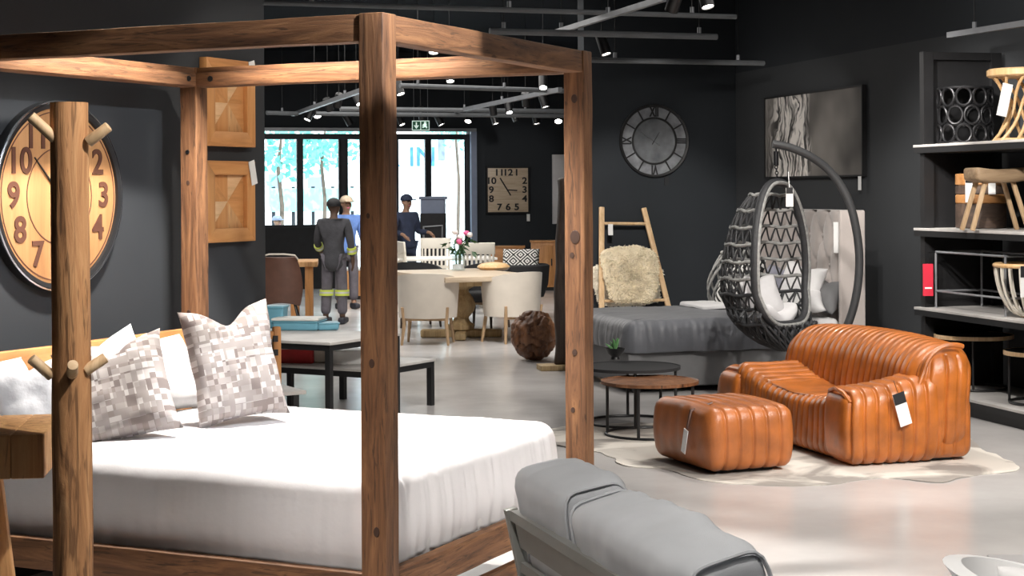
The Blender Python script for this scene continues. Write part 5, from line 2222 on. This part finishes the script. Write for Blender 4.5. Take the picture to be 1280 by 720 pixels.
def round_table(c, h, r, label, rotz=0, ringz=.012, top_mat='charcoal', rim_h=.022):
    t = thing('round_table', label, 'side table', (c[0], c[1], 0), rotz, 'round nesting tables')
    MB().lathe([(0, h - rim_h), (r, h - rim_h), (r, h), (r * .985, h), (r * .97, h - .006), (0, h - .006)], 48).build('tabletop', top_mat, t)
    rr_ = r * .9
    for k in range(4):
        a = pi / 4 + pi / 2 * k + .3
        MB().tube([(rr_ * cos(a), rr_ * sin(a), ringz), (rr_ * cos(a), rr_ * sin(a), h - rim_h)], .011, 8).build('leg', 'black', t)
    MB().tube([(rr_ * cos(2 * pi * i / 40), rr_ * sin(2 * pi * i / 40), ringz) for i in range(40)], .0105, 8, True).build('base_ring', 'black', t)
    return t


c1 = AT(812, 475, 11.65)
round_table(c1, AT(812, 475, 11.65).z, .34, 'lower round table with a brown top in front of the grey bed', .15, .012, 'rootball')
c2 = AT(789, 457, 12.25)
round_table(c2, AT(789, 457, 12.25).z, .36, 'higher round black table with a succulent bowl on it', .5)
p = ON(769, 449, c2.z)
pl = thing('succulent_bowl', 'small black bowl of green succulent on the higher round table', 'plant', p)
MB().lathe([(0, 0), (.035, 0), (.03, .02), (.06, .045), (.077, .085), (.07, .085), (.055, .05), (0, .04)], 24).build('bowl', 'black', pl)
MB().lathe([(0, .066), (.064, .068), (.05, .074), (0, .078)], 20).build('gravel', 'petalw', pl)
m = MB()
rnd = random.Random(9)
for k in range(15):
    a, e_ = rnd.uniform(0, 2 * pi), rnd.uniform(.2, 1.1)
    d_ = Vector((cos(a) * sin(e_), sin(a) * sin(e_), cos(e_)))
    m.tube([Vector((0, 0, .07)), Vector((0, 0, .07)) + d_ * .045, Vector((0, 0, .075)) + d_ * rnd.uniform(.07, .10)], [.008, .011, .002], 6)
m.build('leaves', 'leafy', pl)

# ------------------------------------------------------------------ shelving unit on the right
SHC = 6.5
u0 = ray(1147, 300)[0]
sz_ = SHC / (u0 * cos(E15) + sin(E15))
SP = Vector((u0 * sz_, sz_, 0))
sh = thing('shelving_unit', 'tall black steel shelving unit with pale edged shelves by the right wall', 'shelf', SP, E15)
SD, SL, SH = .71, 2.9, 2.775


def sh_at(px, py, h):
    """point on a shelf plane"""
    return ON(px, py, h)


levels_ = [.14, .772, 1.393, 2.045]
for x in (0.02, SD - .09):
    for y in (-.075, -SL):
        MB().span((x, y, 0), (x + .085, y + .065, SH)).build('upright', 'black', sh)
for y in (-.07, -SL + .005):
    MB().span((.105, y, SH - .06), (SD - .09, y + .055, SH)).build('top_bar', 'black', sh)
for z in levels_:
    MB().span((-.02, -SL - .02, z - .065), (SD, .015, z - .02)).build('shelf_frame', 'black', sh)
    MB().span((-.025, -SL - .02, z - .02), (SD, .02, z)).build('shelf', 'slatetop', sh, bevel=.002)
MB().span((.02, -SL, 0), (SD, 0, .075)).build('plinth', 'black', sh)
MB().span((.105, -.04, .14), (SD - .09, -.03, SH - .06)).build('end_panel', 'black', sh)


def shl(x, y, z):
    return SP + E1 * x + E2 * y + Vector((0, 0, z))


def on_shelf(px, depth_x, z):
    """spot on a shelf: pixel column and distance behind the shelf's front edge"""
    u = ray(px, 240)[0]
    zz_ = (SHC + depth_x) / (u * cos(E15) + sin(E15))
    return Vector((u * zz_, zz_, z))


Z1, Z2, Z3, Z4 = levels_[3], levels_[2], levels_[1], levels_[0]
# hourglass rattan stool
p = on_shelf(1277, .34, Z1 + .001)
hs = thing('rattan_stool', 'honey rattan hourglass stool on the top shelf', 'stool', p)
MB().lathe([(0, .475), (.23, .475), (.245, .485), (.245, .525), (.23, .535), (0, .535)], 40).build('seat', 'rattan', hs)
for k in range(10):
    a = 2 * pi * k / 10
    for d_ in (1,):
        pts = []
        for j in range(9):
            t_ = j / 8
            r = .085 + .115 * abs(2 * t_ - 1) ** 1.6
            pts.append((r * cos(a + d_ * 1.5 * (t_ - .5)), r * sin(a + d_ * 1.5 * (t_ - .5)), .475 * t_ + .004))
        MB().tube(pts, .0125, 8).build('stave', 'rattan', hs)
MB().tube([(.19 * cos(2 * pi * i / 30), .19 * sin(2 * pi * i / 30), .012) for i in range(30)], .0115, 8, True).build('base_ring', 'rattan', hs)
m = MB().box((-.165, -.15, .30), (.075, .003, .24), R3(0, radians(12), 0))
m.build('price_tag', 'tag', hs)
# black ring-pattern drum
p = on_shelf(1207, .30, Z1 + .001)
rd = thing('ring_drum', 'black openwork drum of cast rings on the top shelf', 'side table', p)
DR, DH = .205, .445
for z in (.012, DH - .012):
    MB().tube([(DR * cos(2 * pi * i / 40), DR * sin(2 * pi * i / 40), z) for i in range(40)], .011, 8, True).build('band', 'iron', rd)
MB().lathe([(0, DH - .02), (DR, DH - .02), (DR, DH), (0, DH)], 40).build('top', 'iron', rd)
m = MB()
for row in range(3):
    for k in range(10):
        a0 = 2 * pi * (k + .5 * (row % 2)) / 10
        zc_ = .08 + row * .142
        ring = []
        for i in range(18):
            b_ = 2 * pi * i / 18
            a = a0 + .058 / DR * cos(b_)
            ring.append((DR * cos(a), DR * sin(a), zc_ + .07 * sin(b_)))
        m.tube(ring, .012, 7, True)
m.build('rings', 'iron', rd)
# banded barrel
p = on_shelf(1226, .36, Z2 + .001)
br = thing('wooden_barrel', 'round dark wooden drum with amber bands on the second shelf', 'side table', p)
zz_ = [0, .19, .26, .33, .42]
ms = ['barrel1', 'barrel2', 'barrel1', 'barrel2']
for a, c, mt in zip(zz_[:-1], zz_[1:], ms):
    MB().lathe([(0, a + .001), (.185, a + .001), (.192, a + .008), (.192, c - .007), (.185, c), (0, c)], 36).build('band', mt, br)
for px_, hh in ((-.14, .30), (.03, .36)):
    t_ = MB().box((px_, -.197 + (.02 if px_ < 0 else 0), hh), (.055, .003, .20)).build('price_tag', 'tag', br)
    MB().box((px_, -.2 + (.02 if px_ < 0 else 0), hh + .075), (.054, .002, .05)).build('tag_header', 'ink', t_)
# splay-legged stool
p = on_shelf(1254, .10, Z2 + .001)
ws = thing('wooden_stool', 'low brown stool with splayed legs in front of the wooden drum', 'stool', p, radians(8))
MB().rbox((0, .13, .415), (.40, .26, .10), .03, .04, lambda v, nn, s: v + Vector((0, 0, -.02 * (1 - (v.x / s[0] * 2) ** 2)))).build('seat', 'stoolwood', ws)
for sx in (-1, 1):
    for sy in (.05, .21):
        MB().beam((sx * .215, sy + (.0 if sy < .1 else .03), 0), (sx * .10, sy + .02, .375), .028, .034, (0, 1, 0)).build('leg', 'peg', ws, bevel=.003)
# wire frame table
fr = thing('wire_frame_table', 'thin steel frame table with a red tag on the third shelf', 'frame table', shl(.08, -.14, Z3 + .001), E15)
fl_, fw_, fh_ = 1.0, .40, .435
for x in (0, fw_):
    for y in (0, -fl_):
        MB().tube([(x, y, 0), (x, y, fh_ - .008)], .0095, 8).build('leg', 'track', fr)
for y in (0, -fl_):
    MB().tube([(0, y, fh_), (fw_, y, fh_)], .0095, 8).build('rail', 'track', fr)
    MB().tube([(.01, y, .13), (fw_ - .01, y, .13)], .0085, 8).build('rail', 'track', fr)
for x in (0, fw_):
    MB().tube([(x, -.01, fh_), (x, -fl_ + .01, fh_)], .0095, 8).build('rail', 'track', fr)
    MB().tube([(x, -.01, .13), (x, -fl_ + .01, .13)], .0085, 8).build('rail', 'track', fr)
m = MB().tube([(0, 0, fh_), (-.075, -.02, fh_ - .005), (-.085, -.03, fh_ - .09)], .005, 6)
m.build('hook', 'iron', fr)
rt_ = thing('red_tag', 'red card tag hanging from the thin steel frame', 'tag', shl(.08, -.14, Z3) + E1 * -.085 + E2 * -.03 + Vector((0, 0, fh_ - .21)), 0)
MB().span((-.04, -.002, -.13), (.04, .002, .12)).build('card', 'redtag', rt_)
MB().span((-.025, -.0035, -.075), (.03, -.002, -.062)).build('print', 'tag', rt_)
# slatted bowl
p = on_shelf(1290, .22, Z3 + .001)
sb = thing('slatted_bowl', 'slatted wooden bowl basket with a black tag on the third shelf', 'basket', p)
for k in range(20):
    a = 2 * pi * k / 20
    pts = []
    for j in range(9):
        t_ = j / 8
        r = .07 + .19 * sin(t_ * pi / 2) ** .8
        pts.append((r * cos(a), r * sin(a), .012 + .36 * (1 - cos(t_ * pi / 2)) ** .8))
    MB().tube(pts, .010, 6).build('slat', 'creamp', sb)
MB().tube([(.262 * cos(2 * pi * i / 40), .262 * sin(2 * pi * i / 40), .375) for i in range(40)], .016, 8, True).build('rim', 'rattan', sb)
MB().lathe([(0, .004), (.085, .004), (.085, .02), (0, .02)], 24).build('base', 'rattan', sb)
t_ = MB().box((-.13, -.255, .27), (.07, .003, .22)).build('price_tag', 'tag', sb)
MB().box((-.13, -.258, .34), (.068, .002, .08)).build('tag_header', 'ink', t_)
# low tables on the bottom shelf
p = on_shelf(1216, .36, Z4 + .001)


def shelf_table(p_, h, r, label, mid=None):
    t = thing('low_round_table', label, 'side table', p_, 0, 'round tables on the bottom shelf')
    MB().lathe([(0, h - .02), (r - .006, h - .02), (r - .006, h), (0, h)], 44).build('tabletop', 'charcoal', t)
    MB().lathe([(r - .006, h - .026), (r + .004, h - .026), (r + .004, h + .004), (r - .006, h + .004)], 44, ring=True).build('rim', 'peg', t)
    for k in range(4):
        a = pi / 4 + pi / 2 * k + .5
        MB().tube([(r * .86 * cos(a), r * .86 * sin(a), .012), (r * .86 * cos(a), r * .86 * sin(a), h - .02)], .010, 8).build('leg', 'black', t)
    MB().tube([(r * .86 * cos(2 * pi * i / 36), r * .86 * sin(2 * pi * i / 36), .011) for i in range(36)], .010, 8, True).build('base_ring', 'black', t)
    return t


shelf_table(p, .42, .30, 'wide low black table with a thin wooden rim on the bottom shelf')
p = on_shelf(1302, .34, Z4 + .001)
shelf_table(p, .38, .27, 'black-legged low table at the right edge of the bottom shelf')

# ------------------------------------------------------------------ grey outdoor sofa, front right
SF = AT(640, 640, 5.12)
SR = radians(17)
so = thing('outdoor_sofa', 'grey metal outdoor sofa frame seen from behind in the foreground', 'sofa', (SF.x, SF.y, 0), SR)
SRM = Matrix.Rotation(SR, 3, 'Z')
ztop = SF.z
SLN = 2.0
RC_ = radians(12)


def back_x(z):
    return (ztop - z) * math.tan(RC_)


def slat(zt_, zb_, y0_, y1_, nm):
    m_ = MB()
    m_.beam((back_x(zt_), y0_, zt_), (back_x(zt_), y1_, zt_), .03, .03, (0, 0, 1))
    m_.add([(back_x(z) + dx_, y, z) for z in (zt_ - .01, zb_) for dx_ in (-.004, .008) for y in (y0_, y1_)],
           [(0, 1, 5, 4), (2, 6, 7, 3), (0, 2, 3, 1), (4, 5, 7, 6), (0, 4, 6, 2), (1, 3, 7, 5)])
    return m_.build(nm, 'greymetal', so)


for y in (0, -SLN):
    MB().beam((back_x(ztop) - .005, y, ztop + .012), (back_x(.25), y, .25), .03, .04, (1, 0, 0)).build('back_post', 'greymetal', so, bevel=.004)
    for x in (.10, .72):
        MB().span((x - .02, y - .02, 0), (x + .02, y + .02, .27)).build('leg', 'greymetal', so, bevel=.003)
slat(ztop - .005, ztop - .105, -.022, -SLN + .022, 'back_slat')
slat(ztop - .165, ztop - .265, -.022, -SLN + .022, 'back_slat')
slat(ztop - .325, ztop - .425, -.022, -SLN + .022, 'back_slat')
MB().span((.10, -SLN, .25), (.74, 0, .30)).build('seat_frame', 'greymetal', so, bevel=.003)


def sofa_pt(x, y, z):
    return Vector((SF.x, SF.y, 0)) + SRM @ Vector((x, y, z))


def soft(seed, amp=.012):
    def fn(v, nn, s):
        k = [1 - (2 * abs(a) / b_) ** 4 for a, b_ in zip(v, s)]
        o_ = v + nn * (.02 * max(0, min(k[1], 1)) + amp * mn.noise(v * 5 + Vector((seed, 0, 0))) + amp * .9 * mn.noise(Vector((v.x * 5 + seed, v.y * 15 + v.z * 5, v.z * 4))) + amp * .4 * mn.noise(v * 24))
        return o_
    return fn


def back_cushion(y0_, ln, zc_, hh, label, seed, tilt, th=.19, xo=.13):
    m_ = MB()
    m_.rbox((0, 0, 0), (th, ln, hh), .04, .025, soft(seed, .008))
    o_ = m_.build('back_cushion', 'greyfab', sharp=2.5)
    o_.location = sofa_pt(xo, y0_ - ln / 2, zc_)
    o_.rotation_euler = (0, tilt, SR)
    for e_ in (-1, 1):
        pt = []
        for i_ in range(48):
            a_ = 2 * pi * i_ / 48
            c_, s_ = cos(a_), sin(a_)
            q_ = (abs(c_) ** 6 + abs(s_) ** 6) ** (-1 / 6)
            pt.append((th * .5 * c_ * q_ * 1.02, e_ * (ln / 2 - .012), hh * .5 * s_ * q_ * 1.01))
        MB().tube(pt, .0055, 6, True).build('piping', 'greyfab', o_)
    tag(o_, label, 'cushion', 'grey back cushions of the outdoor sofa')
    return o_


a1 = back_cushion(-.02, .47, .66, .42, 'grey back cushion at the far end of the outdoor sofa, nearest the bed', 2, radians(-10))
a2 = back_cushion(-.53, .86, .645, .43, 'long grey back cushion in the middle of the outdoor sofa', 5, radians(-14), .2, .14)
a3 = back_cushion(-1.42, .50, .60, .42, 'grey back cushion cut by the bottom edge of the photo', 8, radians(-14), .2, .16)
o = MB().rbox((0, 0, 0), (.60, SLN - .06, .13), .05, .06, soft(12)).build('seat_cushion', 'greyfab', sharp=2.5)
o.location = sofa_pt(.47, -SLN / 2, .366)
o.rotation_euler = (0, 0, SR)
tag(o, 'long grey seat cushion on the outdoor sofa frame, below the back cushions', 'cushion')

# white tub chair and low table, bottom right corner
WZ = 4.45
wp = AT(1196, 703, WZ)
wc = thing('white_tub_chair', 'white plastic tub chair rim in the bottom right corner', 'chair', (wp.x + .30, wp.y - .05, 0), radians(20))
vs, fs = [], []
n, kz = 40, 7
wtop = wp.z
for side in (0, 1):
    for j in range(kz + 1):
        t_ = j / kz
        for i in range(n):
            a = 2 * pi * i / n
            topz = wtop - .17 * (1 - cos(a - radians(155))) / 2
            z = .30 + (topz - .30) * t_
            r = .235 + .075 * t_ + (.03 * max(0, t_ - .85) / .15 if side == 0 else -.018)
            vs.append(Vector((r * cos(a), r * sin(a), z)))
S_ = n * (kz + 1)
for j in range(kz):
    for i in range(n):
        q = (j * n + i, j * n + (i + 1) % n, (j + 1) * n + (i + 1) % n, (j + 1) * n + i)
        fs.append(q)
        fs.append(tuple(S_ + e for e in reversed(q)))
for i in range(n):
    fs.append((kz * n + i, kz * n + (i + 1) % n, S_ + kz * n + (i + 1) % n, S_ + kz * n + i))
    fs.append((i, S_ + i, S_ + (i + 1) % n, (i + 1) % n))
MB().add(vs, fs).build('shell', 'whiteplas', wc, sharp=1.2)
MB().lathe([(0, .30), (.24, .30), (.24, .33), (0, .33)], 30).build('seat', 'whiteplas', wc)
for k in range(4):
    a = pi / 4 + k * pi / 2
    MB().tube([(.24 * cos(a), .24 * sin(a), 0), (.18 * cos(a), .18 * sin(a), .31)], .016, 8).build('leg', 'chairleg', wc)
o = cushion('cushion', .34, .36, .13, Vector((wp.x + .28, wp.y - .03, .35)), radians(20), radians(-10), 'white', 'white cushion standing inside the white tub chair', 'cushion', 51, .03)
gp = AT(1233, 693, 5.0)
gt = thing('grey_side_table', 'grey slab-topped low table behind the white tub chair', 'table', (gp.x, gp.y, 0), radians(0))
MB().rbox((.34, -.25, gp.z - .02), (.68, .5, .04), .005, .15).build('tabletop', 'greytop', gt)
for x in (.05, .63):
    for y in (-.05, -.45):
        MB().span((x - .02, y - .02, 0), (x + .02, y + .02, gp.z - .04)).build('leg', 'greymetal', gt)

# ------------------------------------------------------------------ ceiling: tracks, conduits, track spots, exit sign


def hung(name, pts, h, r, mat, label, cat, drops=(), square=False):
    ps = [ON(a, c, h) for a, c in pts]
    t = thing(name, label, cat, ps[0])
    o0 = ps[0]
    L_ = [q - o0 for q in ps]
    m_ = MB()
    if square:
        m_.beam(L_[0], L_[-1], r * 2, r * 2.2)
    else:
        m_.tube(L_, r, 8)
    m_.build('rail' if square else 'pipe', mat, t)
    for k in drops:
        q = L_[0].lerp(L_[-1], k)
        MB().tube([q + Vector((0, 0, r)), q + Vector((0, 0, 4.2 - h))], .005, 6).build('hanger', 'canister', t)
        MB().lathe([(0, r), (.018, r), (.018, r + .05), (0, r + .05)], 10, q).build('clamp', 'track', t)
    return t


hung('conduit', [(325, 3), (920, 21)], 3.20, .022, 'conduit', 'long grey conduit pipe nearest us across the ceiling', 'conduit', (.1, .5, .9))
hung('conduit', [(612, 39), (896, 46)], 3.05, .028, 'conduit', 'short grey conduit behind the nearest track', 'conduit', (.06, .92))
hung('conduit', [(735, 75), (955, 79)], 2.95, .026, 'conduit', 'grey conduit just before the back wall', 'conduit', (.15, .85))
hung('conduit', [(500, 107), (712, 114)], 2.98, .03, 'conduit', 'pale conduit below the canopy rail beside the middle post', 'conduit', (.1, .6))
hung('conduit', [(333, 141), (372, 142)], 2.95, .034, 'conduit', 'short pale conduit at the wall end', 'conduit', (.5,))
hung('conduit', [(425, 136), (712, 139)], 2.95, .034, 'conduit', 'upper of two pale conduits above the glass door', 'conduit', (.2, .8))
hung('conduit', [(395, 142), (712, 145)], 2.90, .034, 'conduit', 'lower of two pale conduits above the glass door', 'conduit', (.4,))
tr_a = hung('lighting_track', [(690, 42), (830, -2)], 3.12, .02, 'track', 'lighting track running from the bed corner to the top edge', 'lighting track', (.1, .55), True)
tr_b = hung('lighting_track', [(366, 143), (460, 110)], 2.98, .026, 'track', 'lighting track crowded with spots near the wall end', 'lighting track', (.35, .75), True)
tr_c = hung('lighting_track', [(570, 139), (700, 112)], 2.96, .026, 'track', 'lighting track slanting above the square wall clock', 'lighting track', (.1, .5), True)
tr_d = hung('lighting_track', [(1186, 44), (1300, 26)], 2.90, .02, 'track', 'lighting track above the shelving unit at the right', 'lighting track', (.3,), True)

spots = [
    (885, 9, 3.02, (.2, -.3), 'black track spot at the top edge above the mirrored clock', 1.0),
    (839, 14, 3.02, (-.3, .5), 'black track spot turned away beside the top track', 1.0),
    (758, 68, 2.98, (.3, -.2), 'black track spot near the top corner of the bed post', 1.0),
    (542, 66, 3.0, (.0, -.4), 'lit track spot seen inside the canopy frame', 1.0),
    (563, 102, 2.98, (.1, -.4), 'lit track spot hugging the lower edge of the rear canopy rail', 1.0),
    (501, 118, 2.95, (.3, -.3), 'lit track spot beside the front bed post below the rails', 1.1),
    (679, 110, 2.98, (.0, -.7), 'bright track spot on the upper right of the canopy opening', 1.1),
    (698, 152, 2.86, (.0, -.8), 'brightest track spot right against the rear bed post', 1.4),
    (384, 150, 2.86, (-.4, -.3), 'lit track spot at the left end of the crowded track', 1.2),
    (397, 146, 2.88, (.2, -.6), 'lit track spot second from the left on the crowded track', 1.2),
    (413, 138, 2.92, (.3, .5), 'dark track spot in the middle of the crowded track', 1.2),
    (421, 133, 2.92, (-.3, .5), 'dark track spot near the upper end of the crowded track', 1.2),
    (450, 130, 2.92, (.5, -.5), 'lit track spot touching the left side of the front bed post', 1.1),
    (438, 156, 2.85, (.5, .2), 'black track spot above the window left of the front post', 1.2),
    (503, 156, 2.85, (.4, -.2), 'lit track spot just above the glass door', 1.1),
    (552, 156, 2.85, (.5, -.1), 'black track spot right of the exit sign', 1.2),
    (528, 148, 2.88, (.2, .5), 'dark track spot directly above the exit sign', 1.2),
    (585, 152, 2.86, (-.2, -.7), 'bright track spot at the corner of the glass door', 1.2),
    (620, 155, 2.85, (.3, -.1), 'black track spot above the left side of the square clock', 1.2),
    (617, 143, 2.88, (.1, .5), 'dark track spot on the slanting track, upper left', 1.2),
    (637, 141, 2.90, (.2, -.5), 'lit track spot on the slanting track', 1.1),
    (646, 151, 2.86, (.4, .1), 'tilted black track spot above the right side of the square clock', 1.2),
    (671, 155, 2.85, (.2, -.1), 'black track spot above the pale canvas', 1.2),
    (658, 132, 2.92, (.1, .5), 'dark track spot near the top of the slanting track', 1.2),
    (682, 134, 2.92, (.3, -.1), 'black track spot below the end of the slanting track', 1.2),
]
for px_, py_, h_, (dx_, dy_), lab, k in spots:
    p = ON(px_, py_, h_)
    t = thing('track_spot', lab, 'track light', p, 0, 'black track spots')
    d_ = Vector((dx_, dy_, -1)).normalized()
    x_, y_, zz3 = frame_of(d_)
    rot = Matrix((x_, y_, zz3)).transposed()
    R_ = .050 * k
    MB().lathe([(0, -.20), (R_ * .9, -.20), (R_, -.18), (R_, 0), (R_ * .86, 0), (R_ * .86, -.02), (0, -.02)], 18, rot=rot).build('housing', 'canister', t)
    MB().lathe([(0, -.016), (R_ * .84, -.016), (R_ * .84, -.010), (0, -.004)], 18, rot=rot).build('lens', 'lens', t)
    q = d_ * -.14
    MB().tube([q, q + Vector((.0, .0, .16))], .007, 6).build('yoke', 'canister', t)
    MB().tube([q + Vector((0, 0, .16)), Vector((q.x, q.y, 4.2 - h_))], .003, 5).build('stem', 'canister', t)

# exit sign
a, c = ON(515, 157, 2.83), ON(537, 157, 2.83)
ex = thing('exit_sign', 'green exit sign with an arrow and a running figure above the door', 'sign', a)
ew = c.x - a.x
eh = ew * .56
MB().span((0, 0, -eh / 2), (ew, .04, eh / 2)).build('panel', 'signgreen', ex)
m = MB()
b_ = .012
m.span((0, -.006, eh / 2 - b_), (ew, -.001, eh / 2)).span((0, -.006, -eh / 2), (ew, -.001, -eh / 2 + b_)).span((0, -.006, -eh / 2 + b_), (b_, -.001, eh / 2 - b_))
m.span((ew - b_, -.006, -eh / 2 + b_), (ew, -.001, eh / 2 - b_)).span((ew / 2 - b_ / 2, -.006, -eh / 2 + b_), (ew / 2 + b_ / 2, -.001, eh / 2 - b_))
m.build('border', 'signwhite', ex)
RXm = Matrix.Rotation(pi / 2, 4, 'X')
s_ = eh * .34
cx0 = ew * .25
MB().poly([(cx0 - .18 * s_, s_), (cx0 - .18 * s_, 0), (cx0 - .8 * s_, .1 * s_), (cx0, -s_), (cx0 + .8 * s_, .1 * s_), (cx0 + .18 * s_, 0), (cx0 + .18 * s_, s_)], .001, .006, RXm).build('arrow', 'signwhite', ex)
m = MB()
cx1 = ew * .75
for p_, q_ in (((-.1, .45), (.0, -.1)), ((.0, -.1), (.45, -.35)), ((.45, -.35), (.4, -.85)), ((.0, -.1), (-.35, -.45)), ((-.35, -.45), (-.85, -.5)), ((-.08, .4), (.5, .2)), ((-.08, .4), (-.55, .2)), ((-.55, .2), (-.7, -.1))):
    m.beam((cx1 + p_[0] * s_, -.004, p_[1] * s_), (cx1 + q_[0] * s_, -.004, q_[1] * s_), .026, .005, (0, -1, 0))
m.lathe([(0, 0), (.022, 0), (.022, .005), (0, .005)], 12, (cx1 + .02 * s_, -.001, .78 * s_), Matrix.Rotation(pi / 2, 3, 'X'))
m.build('running_figure', 'signwhite', ex)
m = MB()
for x in (.1, .9):
    m.tube([(ew * x, .02, eh / 2), (ew * x, .02, 4.2 - 2.83)], .006, 6)
m.build('hanger', 'track', ex)
